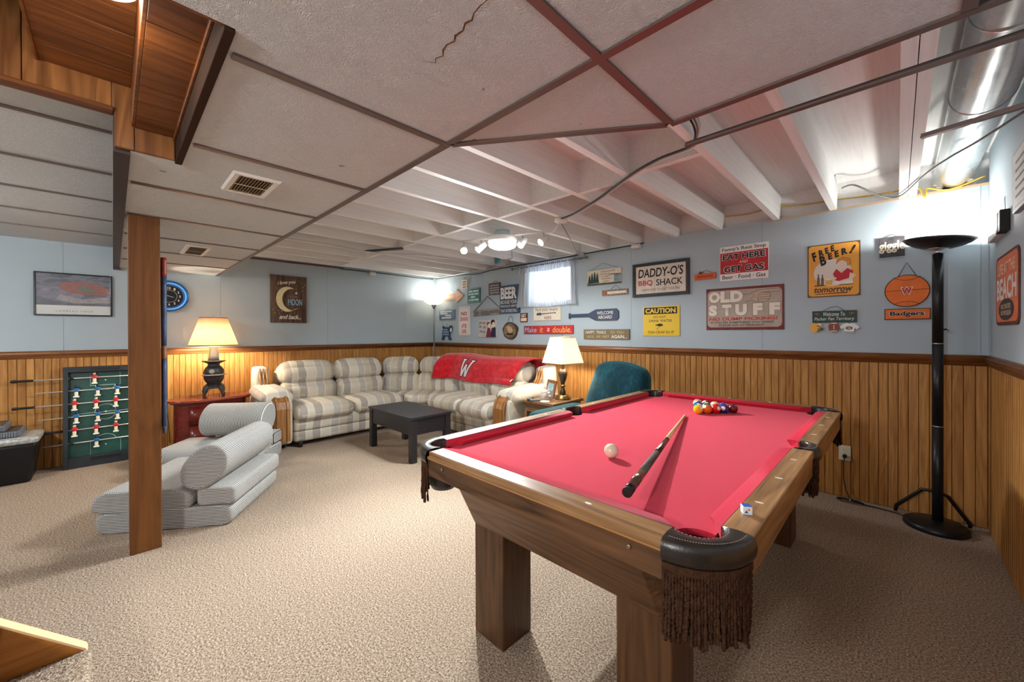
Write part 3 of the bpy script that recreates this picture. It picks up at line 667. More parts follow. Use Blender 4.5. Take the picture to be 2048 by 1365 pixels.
def arm(T, u0, u1, sg, m_):
    """arm with side wing, padded top, arched oak front; sg = +1 when the outer side is at larger along-coordinate"""
    ax = [Vector(T(1, 0, 0)) - Vector(T(0, 0, 0)), Vector(T(0, 1, 0)) - Vector(T(0, 0, 0)), Vector((0, 0, 1))]; M3 = Matrix(ax).transposed()
    c = (u0 + u1) / 2; wd = u1 - u0
    part('arm', MB().cushion(T(c, .50, .30), (wd - .02, .86, .50), .04, 8, (.01, 0, 0), M3), m_, sofa)
    part('arm_pad', MB().cushion(T(c + sg * .01, .56, .575), (wd + .05, .66, .13), .06, 10, (.01, .0, .025), M3 @ Matrix.Rotation(-.06, 3, 'X')), m_, sofa)
    part('wing', MB().cushion(T(c + sg * .03, .17, .60), (wd * .55, .22, .54), .03, 8, (.01, 0, 0), M3 @ Matrix.Rotation(-.10, 3, 'X')), m_, sofa)
    path = [(.955, .10), (.958, .30), (.955, .45), (.935, .515), (.89, .55), (.80, .565)]
    for k, (off, hw, pr) in enumerate(((0, wd * .30, 0), (-wd * .2, .012, .012), (wd * .2, .012, .012))):
        m = MB(); n = len(path)
        for j, (w_, z) in enumerate(path):
            t_ = Vector((path[min(j + 1, n - 1)][0] - path[max(j - 1, 0)][0], path[min(j + 1, n - 1)][1] - path[max(j - 1, 0)][1])).normalized(); no = Vector((t_.y, -t_.x))
            for s_, d in ((-1, 0), (1, 0), (1, 1), (-1, 1)):
                q = (w_ + no.x * (.022 + pr) * d, z + no.y * (.022 + pr) * d); m.v.append(T(c + off + s_ * hw, *q))
        for j in range(n - 1):
            for e in range(4): m.f.append((j * 4 + e, j * 4 + (e + 1) % 4, (j + 1) * 4 + (e + 1) % 4, (j + 1) * 4 + e)); m.sm.append(False)
        m.f += [(0, 1, 2, 3), tuple((n - 1) * 4 + e for e in (3, 2, 1, 0))]; m.sm += [False, False]
        part('arm_trim', m, SOAK, sofa, .004)
    for off in (-.035, .0, .035):
        part('wing_trim', MB().tube([T(c + sg * .02 + off, .285, .855), T(c + sg * .02 + off, .33, .72), T(c + sg * .02 + off, .40, .63)], .013, 8), SOAK, sofa)
arm(TA, 1.15, 1.405, -1, PLA); arm(TB, -3.215, -2.93, 1, PLB)
part('recline_lever', MB().cushion((-2.895, 3.12, .33), (.03, .12, .035), .014, 6, (0, 0, 0)), SOAK, sofa)
for p in ((-4.78, 1.47), (-4.78, 2.6), (-3.3, 3.06), (-4.4, 3.06), (-5.6, 1.5), (-3.3, 3.8)): part('foot', MB().lathe([(.022, 0), (.026, .05), (.026, .06)], 12, p), mat('dark_foot', (48, 34, 26), .5), sofa)
# corner wedge
m = MB(); m.prism([(-5.66, 2.76), (-4.86, 2.76), (-4.80, 2.80), (-4.52, 3.06), (-4.47, 3.12), (-4.47, 3.86), (-5.26, 3.86), (-5.66, 3.46)], .06, .32); part('base', m, PLC, sofa, .02)
m = MB(); o_ = [(-5.40, 2.765), (-4.78, 2.765), (-4.72, 2.79), (-4.50, 3.0), (-4.475, 3.06), (-4.475, 3.60), (-5.4, 3.6)]
m.prism(o_, .31, .44); part('seat_cushion', m, PLC, sofa, .055, seg=5)
def slab(nm, p, q, z, dep, ht, r, puff, tilt, m_):
    p, q = Vector((*p, 0)), Vector((*q, 0)); d = (q - p); L = d.length; d.normalize(); nrm = Vector((d.y, -d.x, 0))
    M = Matrix((d, -nrm, Vector((0, 0, 1)))).transposed() @ Matrix.Rotation(tilt, 3, 'X'); c = (p + q) / 2; part(nm, MB().cushion((c.x, c.y, z), (L, dep, ht), r, 10, puff, M), m_, sofa)
for p, q in (((-5.40, 2.77), (-5.20, 3.27)), ((-5.20, 3.27), (-4.52, 3.60))):
    slab('back_cushion', p, q, .525, .20, .30, .08, (.004, .04, .01), -.18, PLC)
    n_ = Vector((q[1] - p[1], -(q[0] - p[0]))).normalized() * -.07
    slab('head_cushion', (p[0] + n_.x, p[1] + n_.y), (q[0] + n_.x, q[1] + n_.y), .77, .27, .27, .12, (.004, .045, .02), -.12, PLC)

# ---------------------------------------------------------------- red fleece blanket over the back of the sofa
def fleece():
    t = NT('red_fleece'); o = t.obj(); n = t.noise(o, 14, 4, .6, .8); n2 = t.noise(o, 180, 2)
    t.set(t.ramp(n, [(.3, lin((176, 14, 28))), (.55, lin((206, 30, 42))), (.75, lin((228, 62, 70)))]), .95, 0, .1); t.b.inputs['Sheen Weight'].default_value = .4
    t.bump(t.math('ADD', n2, n), .3, .004); return t.m
bl = thing('fleece_blanket', 'bright red fleece blanket with a white letter draped over the plaid sofa', 'blanket', (-4.0, 3.5, .6))
PROF = [(3.80, .72), (3.795, .86), (3.765, .935), (3.70, .962), (3.62, .962), (3.535, .935), (3.47, .87), (3.435, .79), (3.42, .70), (3.405, .615)]
def bsurf(u, v, lift=0):
    x0, x1 = -4.80 - .04 * v, -3.13 - .36 * max(0, v - .35); x = x0 + (x1 - x0) * u
    f = v * (len(PROF) - 1); i = min(int(f), len(PROF) - 2); a = f - i
    y, z = [PROF[i][j] + (PROF[i + 1][j] - PROF[i][j]) * a for j in (0, 1)]
    y -= .012 + .012 * math.sin(u * 13 + 2 * v) * v + .008 * math.sin(u * 31) * max(0, v - .6) + lift; z += .010 * math.sin(u * 9) - .02 * u + (.03 * u if v > .9 else 0) + lift * .3
    y -= .13 * max(0, .16 - u) / .16 * min(1, v * 1.3)
    return (x, y, z)
m = MB(); NU, NV = 60, 36
for j in range(NV + 1):
    for i in range(NU + 1): m.v.append(bsurf(i / NU, j / NV))
for j in range(NV):
    for i in range(NU): a = j * (NU + 1) + i; m.f.append((a, a + NU + 1, a + NU + 2, a + 1)); m.sm.append(True)
o = part('cloth', m, fleece(), bl); so = o.modifiers.new('thick', 'SOLIDIFY'); so.thickness = .012; so.offset = 1
m = MB()   # block letter W: four bars with serifs, following the cloth
def strip(m, pts, wd, lift):
    k = len(m.v)
    for (u, v) in pts: m.v += [bsurf(u - wd, v, lift), bsurf(u + wd, v, lift)]
    for i in range(len(pts) - 1): a = k + 2 * i; m.f.append((a, a + 1, a + 3, a + 2)); m.sm.append(True)
W = [((.305, .62), (.335, .93)), ((.335, .93), (.365, .70)), ((.365, .70), (.395, .93)), ((.395, .93), (.425, .62))]
for nm, wd, lf, m_, e in (('letter_outline', .0165, .0135, mat('navy_print', (26, 28, 52), .9), .014), ('letter', .011, .0155, mat('white_print', (232, 230, 230), .95), 0)):
    m = MB()
    for (u0, v0), (u1, v1) in W: strip(m, [(u0 + (u1 - u0) * k / 8, v0 - e + (v1 - v0 + 2 * e) * k / 8) for k in range(9)], wd, lf)
    for u in (.305, .425): strip(m, [(u, .605 - e), (u, .63 + e)], wd * 2.1, lf + .0004)
    part(nm, m, m_, bl)
for i, z in enumerate((0,)): part('care_tag', MB().add([bsurf(.985, .86, .014), bsurf(1.0, .86, .016), bsurf(1.0, .94, .02), bsurf(.985, .94, .018)], [(0, 1, 2, 3)]), mat('white_print', (232, 230, 230), .95), bl)

# ---------------------------------------------------------------- coffee table
CB = wood('black_brown_veneer', (26, 24, 27), (46, 43, 46), 0, 60, .38, .3, .45); CBT = mat('table_top_black', (40, 40, 46), .33, 0, .5, var=(18, .12))
ct = thing('coffee_table', 'black rectangular coffee table with square legs in front of the sofa', 'table', (-3.8, 2.26, 0))
part('top', MB().box(-4.262, -3.352, 2.018, 2.50, .425, .45), CBT, ct, .002)
for x in (-4.255, -3.421):
    for y in (2.026, 2.43): part('leg', MB().box(x, x + .062, y, y + .062, 0, .425), CB, ct, .002)
for b in ((-4.193, -3.421, 2.034, 2.054), (-4.193, -3.421, 2.464, 2.484), (-4.247, -4.227, 2.088, 2.43), (-3.387, -3.367, 2.088, 2.43)): part('apron', MB().box(*b, .27, .425), CB, ct, .001)

# ---------------------------------------------------------------- teal recliner behind the table
def velvet():
    t = NT('teal_velvet'); o = t.obj(); n = t.noise(t.mapv(o, (60, 60, 9)), 1, 4, .6); n2 = t.noise(o, 5, 3, .6)
    t.set(t.ramp(t.math('ADD', t.math('MULTIPLY', n, .5), t.math('MULTIPLY', n2, .5)), [(.3, lin((8, 32, 42))), (.5, lin((16, 58, 70))), (.7, lin((36, 94, 106)))]), .8, 0, .2)
    t.b.inputs['Sheen Weight'].default_value = .5; t.b.inputs['Sheen Tint'].default_value = lin((120, 200, 210)); return t.m
TEAL = velvet()
rc = thing('teal_recliner', 'teal velvet recliner armchair between the pool table and the end table', 'armchair', (-2.0, 3.2, 0))
m = MB().cushion((0, 0, 0), (.66, .19, .76), .09, 14, (.0, .04, .0))
for i, (x, y, z) in enumerate(m.v):
    k = (z + .38) / .76; m.v[i] = (x * (1.06 - .24 * max(0, k) ** 2) + .05 * k, y, z + (-.05 * (x / .33) ** 2 + .02 * -x / .33) * max(0, k))
m.xf(Matrix.Translation((-1.985, 3.47, .615)) @ Matrix.Rotation(-.26, 4, 'X')); part('backrest', m, TEAL, rc)
part('seat', MB().cushion((-2.02, 3.06, .36), (.54, .56, .2), .07, 8, (0, .01, .03)), TEAL, rc)
for x in (-2.375, -1.655): part('arm', MB().cushion((x, 3.05, .30), (.15, .74, .50), .06, 8, (.01, .01, .0)), TEAL, rc)
part('base', MB().cushion((-2.02, 3.08, .15), (.58, .62, .24), .03, 6), TEAL, rc)
for x in (-2.3, -1.72):
    for y in (2.78, 3.34): part('foot', MB().lathe([(.022, 0), (.025, .05)], 12, (x, y)), MATS['dark_foot'], rc)

# ---------------------------------------------------------------- end table with lamp, fish bowl, frame, remotes
ET = wood('end_table_oak', (92, 64, 42), (158, 118, 82), 0, 50, .45, .4)
et = thing('end_table', 'small brown wooden end table between the sofa arm and the teal recliner', 'table', (-2.68, 3.36, 0))
part('top', MB().box(-2.885, -2.465, 3.10, 3.63, .525, .552), ET, et, .005)
part('apron', MB().box(-2.88, -2.49, 3.125, 3.605, .43, .525), ET, et, .002)
for x in (-2.885, -2.52):
    for y in (3.12, 3.575): part('leg', MB().box(x, x + .035, y, y + .035, 0, .43), ET, et, .003)
part('shelf', MB().box(-2.88, -2.49, 3.125, 3.605, .16, .178), ET, et, .002)
ZE = .552
BRASS, BRONZE = mat('antique_brass', (150, 120, 74), .28, .9), mat('dark_bronze_glaze', (74, 60, 46), .25, .4, .6)
def table_lamp(nm, label, c, z0, parts, shade, m_sh, n, rot, trim, bulb, bw, col_, sw_=.0):
    t = thing(nm, label, 'lamp', (c[0], c[1], z0))
    for pn, prof, m_, k in parts: part(pn, MB().lathe([(r, z0 + z) for r, z in prof], k, c), m_, t)
    (r0, zb), (r1, zt) = shade
    o = part('lamp_shade', MB().lathe([(r0, z0 + zb), (r1, z0 + zt)], n, c, rot=rot, smooth=n > 16, caps=False), m_sh, t)
    so = o.modifiers.new('t', 'SOLIDIFY'); so.thickness = .002
    for r, z in ((r0, zb), (r1, zt)):
        pts = [(c[0] + r * math.cos(rot + 2 * PI * i / n), c[1] + r * math.sin(rot + 2 * PI * i / n), z0 + z) for i in range(n + 1)]; sub('shade_rim', MB().tube(pts, .004, 6, False), trim, o)
    part('bulb', MB().ball((c[0], c[1], z0 + bulb), .028, 12, 8, (1, 1, 1.3)), emit('warm_bulb', (255, 232, 196), 8), t)
    part('finial', MB().lathe([(.004, z0 + zt - .01), (.004, z0 + zt + .012), (.009, z0 + zt + .018), (.0005, z0 + zt + .03)], 10, c), BRASS, t)
    m = MB()
    for a in range(3): m.tube([(c[0], c[1], z0 + zt), (c[0] + r1 * math.cos(a * 2.09), c[1] + r1 * math.sin(a * 2.09), z0 + zt)], .0016, 5)
    m.tube([(c[0] + .03, c[1], z0 + bulb - .06), (c[0] + .05, c[1], z0 + bulb), (c[0], c[1], z0 + zt)], .0016, 5); m.tube([(c[0] - .03, c[1], z0 + bulb - .06), (c[0] - .05, c[1], z0 + bulb), (c[0], c[1], z0 + zt)], .0016, 5)
    part('harp', m, BRASS, t)
    point(nm + '_light', (c[0], c[1], z0 + bulb - .055), bw, col_, .03); return t
lc = (-2.59, 3.42)
table_lamp('table_lamp', 'bronze vase table lamp with a white angular shade on the end table', lc, ZE, [
    ('base', [(.085, 0), (.085, .02), (.07, .028), (.07, .042), (.05, .05)], BRASS, 24), ('stem', [(.028, .05), (.034, .08), (.022, .11), (.018, .125)], BRONZE, 20), ('neck_ring', [(.018, .125), (.03, .14), (.03, .15), (.018, .16)], BRASS, 20),
    ('urn', [(.018, .16), (.028, .19), (.044, .235), (.052, .275), (.048, .305), (.03, .325), (.016, .335)], BRONZE, 28), ('collar', [(.016, .335), (.026, .345), (.016, .36), (.045, .385), (.05, .39), (.012, .395), (.012, .43)], BRASS, 24)],
    ((.225, .395), (.135, .675)), shade_mat('white_shade', (246, 242, 234), .30), 4, .62, mat('shade_trim_ivory', (226, 212, 180), .8), .50, L_WARM * .6, (1, .88, .70))
fb = thing('fish_bowl', 'round glass bowl filled with pale sea shells on the end table', 'bowl', (-2.69, 3.25, ZE), 0)
BP = [(.045, .002), (.07, .018), (.088, .06), (.087, .085), (.07, .125), (.062, .14), (.066, .148)]
part('glass', MB().lathe(BP + [(r - .003, z) for r, z in BP[::-1]], 28), glass_mat('bowl_glass', .10), fb)
for i in range(26):
    a, r, z = random.uniform(0, 6.28), random.uniform(0, .06), random.uniform(.02, .085); r = min(r, .03 + z * .5)
    m = MB(); n = 10
    m.lathe([(.001, 0), (.010, .006), (.015, .016), (.011, .024), (.002, .03)], n, sx=1.2, sy=.7); m.xf(Matrix.Translation((r * math.cos(a), r * math.sin(a), z)) @ Matrix.Rotation(random.uniform(0, 6), 4, 'Z') @ Matrix.Rotation(random.uniform(-1.3, 1.3), 4, 'X'))
    part('shell', m, mat('shell_%d' % (i % 3), ((232, 214, 200), (214, 184, 168), (240, 232, 222))[i % 3], .5, var=(60, .15)), fb)
pf = thing('photo_frame', 'brown wooden photo frame leaning on the end table', 'picture frame', (-2.775, 3.40, ZE + .001), (-.22, 0, -.42))
pf.scale = (1.2, 1.2, 1.2)
m = MB()
for bx in ((-.085, -.058, 0, .165), (.058, .085, 0, .165), (-.058, .058, 0, .027), (-.058, .058, .138, .165)): m.box(bx[0], bx[1], 0, .016, bx[2], bx[3])
part('frame', m, wood('frame_walnut', (104, 62, 34), (150, 96, 58), 0, 40, .4), pf, .003)
part('picture', MB().box(-.058, .058, .006, .012, .027, .138), mat('photo_sky', (150, 196, 214), .4, var=(14, .4)), pf)
part('picture', MB().box(-.058, .058, .0055, .011, .027, .066), mat('photo_sea', (58, 110, 118), .4, var=(30, .35)), pf)
def remote(c, rz, L, label, rgb):
    t = thing('remote_control', label, 'remote control', (c[0], c[1], ZE), rz); part('body', MB().cushion((0, 0, .01), (.045, L, .02), .008, 6), mat('remote_%d' % rgb[0], rgb, .4), t)
    m = MB()
    for i in range(2):
        for j in range(4): m.box(-.012 + .015 * i, -.003 + .015 * i, -L * .35 + j * L * .17, -L * .35 + j * L * .17 + .009, .0195, .0215)
    k = part('buttons', m, mat('button_grey', (150, 152, 156), .5), t); k['kind'] = 'stuff'
remote((-2.82, 3.15), .5, .16, 'black remote control beside the photo frame on the end table', (28, 28, 32)); remote((-2.735, 3.135), -.7, .12, 'grey remote control lying next to the glass bowl', (128, 132, 138))
whole('white_coaster', MB().lathe([(.05, 0), (.052, .006), (.048, .01), (.0005, .008)], 24), mat('coaster_white', (232, 232, 228), .4), 'round white coaster at the front of the end table', 'coaster', (-2.62, 3.155, ZE))

# ---------------------------------------------------------------- torchiere lamp in the far corner
fl = thing('torchiere_lamp', 'slim grey torchiere floor lamp with a white bowl, lit in the corner', 'floor lamp', (-5.52, 3.76, 0))
GM = mat('grey_pole', (120, 122, 124), .4, .6)
part('base', MB().lathe([(.12, 0), (.12, .012), (.1, .02), (.02, .03)], 28, (-5.52, 3.76)), GM, fl)
part('pole', MB().tube([(-5.52, 3.76, .02), (-5.52, 3.76, 1.70)], .011, 12), GM, fl)
part('cup', MB().lathe([(.012, 1.68), (.02, 1.70), (.05, 1.748), (.048, 1.75)], 24, (-5.52, 3.76)), GM, fl)
o = part('bowl', MB().lathe([(.046, 1.746), (.10, 1.765), (.15, 1.80), (.168, 1.84), (.17, 1.856)], 36, (-5.52, 3.76), caps=False), shade_mat('white_bowl', (250, 246, 238), .7), fl)
so = o.modifiers.new('t', 'SOLIDIFY'); so.thickness = .003
part('bulb', MB().ball((-5.52, 3.76, 1.82), .03, 12, 8), emit('white_bulb', (255, 246, 228), 14), fl)
point('torchiere_lamp_light', (-5.52, 3.76, 1.875), L_TORCH, (1, .95, .86), .04)

# ---------------------------------------------------------------- cherry chest with the stove lamp
CH = wood('cherry_wood', (74, 18, 14), (120, 36, 26), 1, 40, .25, .3, .5); CHT = wood('cherry_top_glare', (110, 40, 30), (160, 74, 58), 1, 40, .2, .3, .5)  # top is the same cherry, painted lighter and pinker for the glare on it
ch = thing('cherry_chest', 'bow-fronted cherry bedside chest with two drawers under the stove lamp', 'chest', (-5.40, .76, 0), 1.75 - PI / 2)
def lens(hl, f, b, n=16): return [(f * (1 - (y / hl) ** 2), y) for y in [(-hl + 2 * hl * i / n) for i in range(n + 1)]] + [(-b * (1 - (y / hl) ** 2) ** .6, y) for y in [(hl - 2 * hl * i / n) for i in range(1, n)]]
ell = lambda hl, f, b: [((f if math.cos(a) > 0 else b) * abs(math.cos(a)) ** .8 * (1 if math.cos(a) > 0 else -1), hl * math.sin(a)) for a in [2 * PI * i / 40 for i in range(40)]]
part('top', MB().prism(ell(.385, .24, .20), .562, .587), CHT, ch, .006)
part('molding', MB().prism(ell(.36, .215, .19), .545, .562), CH, ch, .004)
part('body', MB().prism(ell(.325, .18, .17), .05, .545), CH, ch)
for z0, z1 in ((.315, .515), (.09, .295)):
    m = MB(); n = 10; hw = .24
    for z in (z0, z1):
        for i in range(n + 1):
            y = -hw + 2 * hw * i / n; a = math.asin(y / .325); x = .18 * math.cos(a) ** .8; m.v += [(x - .004, y, z), (x + .012, y, z)]
    k = 2 * (n + 1)
    for i in range(n): a = 2 * i; m.f += [(a + 1, a + 3, k + a + 3, k + a + 1), (a, a + 1, a + 3, a + 2)[::-1], (k + a, k + a + 1, k + a + 3, k + a + 2)]; m.sm += [True, False, False]
    m.f += [(0, 1, k + 1, k), (k - 2, k - 1, 2 * k - 1, 2 * k - 2)[::-1]]; m.sm += [False] * 2
    dr = part('drawer', m, CH, ch)
    for y in (.02,): sub('handle', MB().tube([(.19, y - .03, (z0 + z1) / 2 + .01), (.215, y - .022, (z0 + z1) / 2 - .01), (.215, y + .022, (z0 + z1) / 2 - .01), (.19, y + .03, (z0 + z1) / 2 + .01)], .004, 8).ball((.195, y - .03, (z0 + z1) / 2 + .01), .010, 10, 6).ball((.195, y + .03, (z0 + z1) / 2 + .01), .010, 10, 6), mat('pewter_handle', (150, 138, 126), .3, .9), dr)
IRON = mat('cast_iron', (58, 58, 58), .45, .55, .5, var=(40, .5), bump=(120, .3)); IRONL = mat('cast_iron_relief', (150, 152, 150), .4, .6)
sc_ = (-5.42, .785); z0 = .587
sl = table_lamp('stove_lamp', 'potbelly stove shaped iron table lamp with a wide peach shade on the chest', sc_, z0, [
    ('skirt', [(.068, .135), (.075, .12), (.088, .105), (.1, .095), (.09, .088), (.02, .09)], IRON, 24), ('belly', [(.062, .135), (.062, .14), (.078, .16), (.092, .19), (.094, .225), (.1, .23)], IRON, 32),
    ('belt', [(.094, .226), (.113, .23), (.115, .237), (.094, .243)], IRONL, 32), ('dome', [(.094, .243), (.096, .255), (.09, .29), (.075, .315), (.06, .33), (.052, .345), (.06, .36), (.085, .372), (.11, .383), (.112, .388), (.05, .392)], IRON, 32),
    ('flue', [(.052, .39), (.046, .44), (.042, .50), (.04, .545), (.042, .56), (.012, .565)], mat('flue_grey', (140, 140, 136), .4, .5), 20)],
    ((.225, .562), (.125, .865)), shade_mat('peach_shade', (248, 222, 190), .34), 32, 0, mat('shade_trim_brown', (146, 104, 62), .8), .67, L_WARM, (1, .88, .70))
for a in (.6, 2.17, 3.74, 5.31):
    p = lambda r, z: (sc_[0] + r * math.cos(a), sc_[1] + r * math.sin(a), z0 + z)
    part('foot', MB().tube([p(.065, .125), p(.095, .095), p(.112, .06), p(.112, .025), p(.128, .006)], [.022, .028, .022, .013, .012], 8), IRON, sl)
part('medallion', MB().lathe([(.026, 0), (.024, .005), (.016, .003), (.0005, .006)], 20).xf(Matrix.Translation((sc_[0] + .088, sc_[1] - .03, z0 + .275)) @ Matrix.Rotation(-.3, 4, 'Z') @ Matrix.Rotation(PI / 2, 4, 'Y')), IRONL, sl)
part('cord', MB().tube([(sc_[0] + .02, sc_[1] - .02, z0 + .09), (sc_[0] - .0, sc_[1] - .08, z0 + .03), (sc_[0] - .06, sc_[1] - .16, z0 + .006), (sc_[0] - .13, sc_[1] - .2, z0 + .006)], .003, 6), MATS['black_rubber'], sl)

# ---------------------------------------------------------------- striped foam flip chairs
def ticking():
    t = NT('striped_ticking'); u = t.n('ShaderNodeUVMap').outputs[0]; x = t.n('ShaderNodeSeparateXYZ'); t.put(x.inputs[0], u)
    f = t.math('FRACT', t.math('DIVIDE', x.outputs[0], .0105)); l = t.math('GREATER_THAN', f, .56)
    t.set(t.mix(l, lin((208, 208, 203)), lin((46, 46, 54))), .9, 0, .15); return t.m
TICK = ticking()
def foam_body(nm, outline, t0, t1, parent, across, bev=.03):
    """outline (s,z) extruded along t, with stripe coordinates; edges at the caps rolled over"""
    m = MB(); n = len(outline); cx = sum(p[0] for p in outline) / n; cz = sum(p[1] for p in outline) / n; us = []
    rings = [(t0, bev * .9), (t0 + bev * .12, bev * .4), (t0 + bev * .45, bev * .1), (t0 + bev, 0)] + [(t1 - bev, 0), (t1 - bev * .45, bev * .1), (t1 - bev * .12, bev * .4), (t1, bev * .9)]
    per = [0]
    for i in range(n): per.append(per[-1] + math.hypot(outline[(i + 1) % n][0] - outline[i][0], outline[(i + 1) % n][1] - outline[i][1]))
    for t_, ins in rings:
        for s_, z in outline:
            d = math.hypot(s_ - cx, z - cz); k = max(0, 1 - ins / d); m.v.append((cx + (s_ - cx) * k, t_, cz + (z - cz) * k))
    for r in range(len(rings) - 1):
        for i in range(n):
            j = (i + 1) % n; m.f.append((r * n + i, r * n + j, (r + 1) * n + j, (r + 1) * n + i)); m.sm.append(True)
            a, b = rings[r][0], rings[r + 1][0]; us.append((a, a, b, b) if across else (per[i], per[i + 1], per[i + 1], per[i]))
    for r, rev in ((0, True), (len(rings) - 1, False)):   # caps as rows
        ids = list(range(n)); ids = ids[::-1] if rev else ids
        m.f.append(tuple(r * n + i for i in ids)); m.sm.append(False); us.append(tuple(outline[i][1] + (.35 * outline[i][0] if across else .04 * outline[i][0]) for i in ids))
    me = m.mesh(nm, TICK); uv = me.uv_layers.new(name='stripe'); k = 0
    for f, u in zip(me.polygons, us):
        for li, val in zip(f.loop_indices, u): uv.data[li].uv = (val, 0)
    return link(nm, me, parent)
def blob(s0, s1, z0, z1, r, n=6, sag=0): return rrect(s0, s1, z0, z1, r, n)
def foam_chair(label, P0, ang, width, bol, across, k=1.0, wb=None):
    wb = wb or width; kx = lambda ps: [(x * k, z) for x, z in ps]
    t = thing('foam_chair', label, 'foam chair', (P0[0], P0[1], 0), math.radians(ang), 'striped foam chairs')
    foam_body('base_slab', kx(rrect(.0, .78, .0, .132, .045)), 0, width, t, across)
    foam_body('seat_slab', kx(arc(.47, .18, .075, -60, 40, 5) + arc(.44, .205, .062, 50, 90, 4) + arc(.06, .18, .085, 90, 180, 6) + [(-.02, .145), (.01, .134)]), 0, width, t, across)
    foam_body('back_block', kx(rrect(.565, .80, .134, .258, .03)), .005, wb - .005, t, across)
    c_s, c_z, a, b, tl = bol; ol = []
    for i in range(40):
        th = 2 * PI * i / 40; x, z = a * abs(math.cos(th)) ** .9 * (1 if math.cos(th) > 0 else -1), b * math.sin(th)
        ol.append((c_s + x * math.cos(tl) - z * math.sin(tl), c_z + x * math.sin(tl) + z * math.cos(tl)))
    foam_body('bolster', ol, .0, wb - .01, t, across, .02)
foam_chair('striped foam flip chair on the carpet directly behind the wooden post', (-3.61, -.09), 55, .75, (.615, .39, .165, .118, .85), False)
foam_chair('striped foam flip chair farther back, beside the cherry chest and sofa arm', (-4.13, .82), 142, .72, (.43, .435, .165, .14, .6), True, .93, .56)
# ================================================================ wooden post with painted oar
m = MB().box(-3.268, -3.13, .062, .200, 0, ZC - .002)
whole('wooden_post', m, wood('post_wood', (94, 55, 21), (134, 85, 41), 2, 26, .5, .25, .3), 'square brown wooden post from carpet to ceiling in front of the foam chair', 'post', bevel=.004)
oar = thing('painted_oar', 'narrow oar painted blue and red hung upright on the post side', 'oar', (-3.19, .201, .66))
def oar_seg(z0, z1, w0, w1, d0, d1, nm, m_, n=6):
    m = MB(); N_ = 14
    for i in range(n + 1):
        v = i / n; z = z0 + (z1 - z0) * v; w_ = w0 + (w1 - w0) * v; d = d0 + (d1 - d0) * v
        for k in range(N_): a = 2 * PI * k / N_; m.v.append((-3.175 + w_ * math.cos(a), .217 + d * math.sin(a), z))
    for i in range(n):
        for k in range(N_): m.f.append((i * N_ + k, i * N_ + (k + 1) % N_, (i + 1) * N_ + (k + 1) % N_, (i + 1) * N_ + k)); m.sm.append(True)
    m.f += [tuple(range(N_))[::-1], tuple(n * N_ + k for k in range(N_))]; m.sm += [False, False]; part(nm, m, m_, oar)
NAVY = mat('oar_navy', (52, 64, 92), .5, var=(20, .35)); ORED = mat('oar_red', (120, 34, 28), .45, var=(20, .2))
oar_seg(1.62, 1.735, .02, .018, .015, .014, 'grip', ORED); oar_seg(1.20, 1.62, .018, .02, .013, .015, 'shaft', NAVY); oar_seg(1.12, 1.20, .022, .018, .013, .013, 'band', mat('oar_band', (120, 84, 58), .6, var=(30, .4)))
oar_seg(.72, 1.12, .055, .022, .012, .013, 'blade', NAVY); oar_seg(.672, .72, .03, .055, .007, .012, 'blade_tip', mat('oar_tip', (70, 76, 96), .6, var=(30, .5)))

# ================================================================ foosball table leaning against the left wall
BLK = mat('foos_black', (34, 38, 44), .45, var=(14, .25)); GRN = mat('foos_green', (14, 66, 56), .35, 0, .5, var=(5, .3)); WHT = mat('foos_white_line', (206, 220, 214), .5)
CHR = mat('chrome_rod', (214, 210, 204), .3, .5)
FW, FH = .56, .965
ft = thing('foosball_table', 'tabletop foosball game standing upright against the wainscot', 'foosball table', (-5.555, -.335, 0), (0, math.radians(-6.2), 0))
# own frame: y to the right along the wall, z up, +x towards the room; x=0 is the playfield rim
part('playfield', MB().box(-.085, -.075, .03, FW - .03, .07, FH - .05), GRN, ft)
part('back_board', MB().box(-.095, -.086, 0, FW, 0, FH), BLK, ft)
for b in ((0, .032, 0, FH), (FW - .032, FW, 0, FH)): part('side_wall', MB().box(-.085, 0, *b), BLK, ft, .003)
part('end_wall', MB().box(-.085, 0, .032, FW - .032, 0, .10), BLK, ft, .003); part('end_wall', MB().box(-.085, 0, .032, FW - .032, FH - .055, FH), BLK, ft, .003)
zmid = (FH + .05) / 2
def fline(pts, wd=.0045): return MB().tube([(-.0745, y, z) for y, z in pts], wd * .5, 4)
cy = FW / 2
part('centre_circle', fline(arc(cy, zmid, .075, 0, 360, 30)), WHT, ft); part('halfway_line', fline([(.032, zmid), (FW - .032, zmid)]), WHT, ft); part('centre_spot', MB().ball((-.0745, cy, zmid), .008, 10, 6, (.2, 1, 1)), WHT, ft)
for sg, ze in ((1, .10), (-1, FH - .055)):
    part('penalty_box', fline([(cy - .105, ze), (cy - .105, ze + sg * .135), (cy + .105, ze + sg * .135), (cy + .105, ze)]), WHT, ft)
    part('penalty_arc', fline(arc(cy, ze + sg * .135, .07, 0, 180 * sg, 16, .05)), WHT, ft); part('penalty_spot', MB().ball((-.0745, cy, ze + sg * .085), .006, 8, 6, (.2, 1, 1)), WHT, ft)
    m = MB()
    for i in range(10): m.ball((.004, cy - .075 + i * .016, ze - sg * .03), .0042, 8, 6)
    k = part('score_beads', m, mat('score_bead', (200, 204, 206), .4), ft); k['kind'] = 'stuff'
    part('score_rail', MB().box(0, .008, cy - .1, cy + .1, ze - sg * .03 - .012, ze - sg * .03 + .012), mat('foos_rail_black', (14, 14, 16), .4), ft)
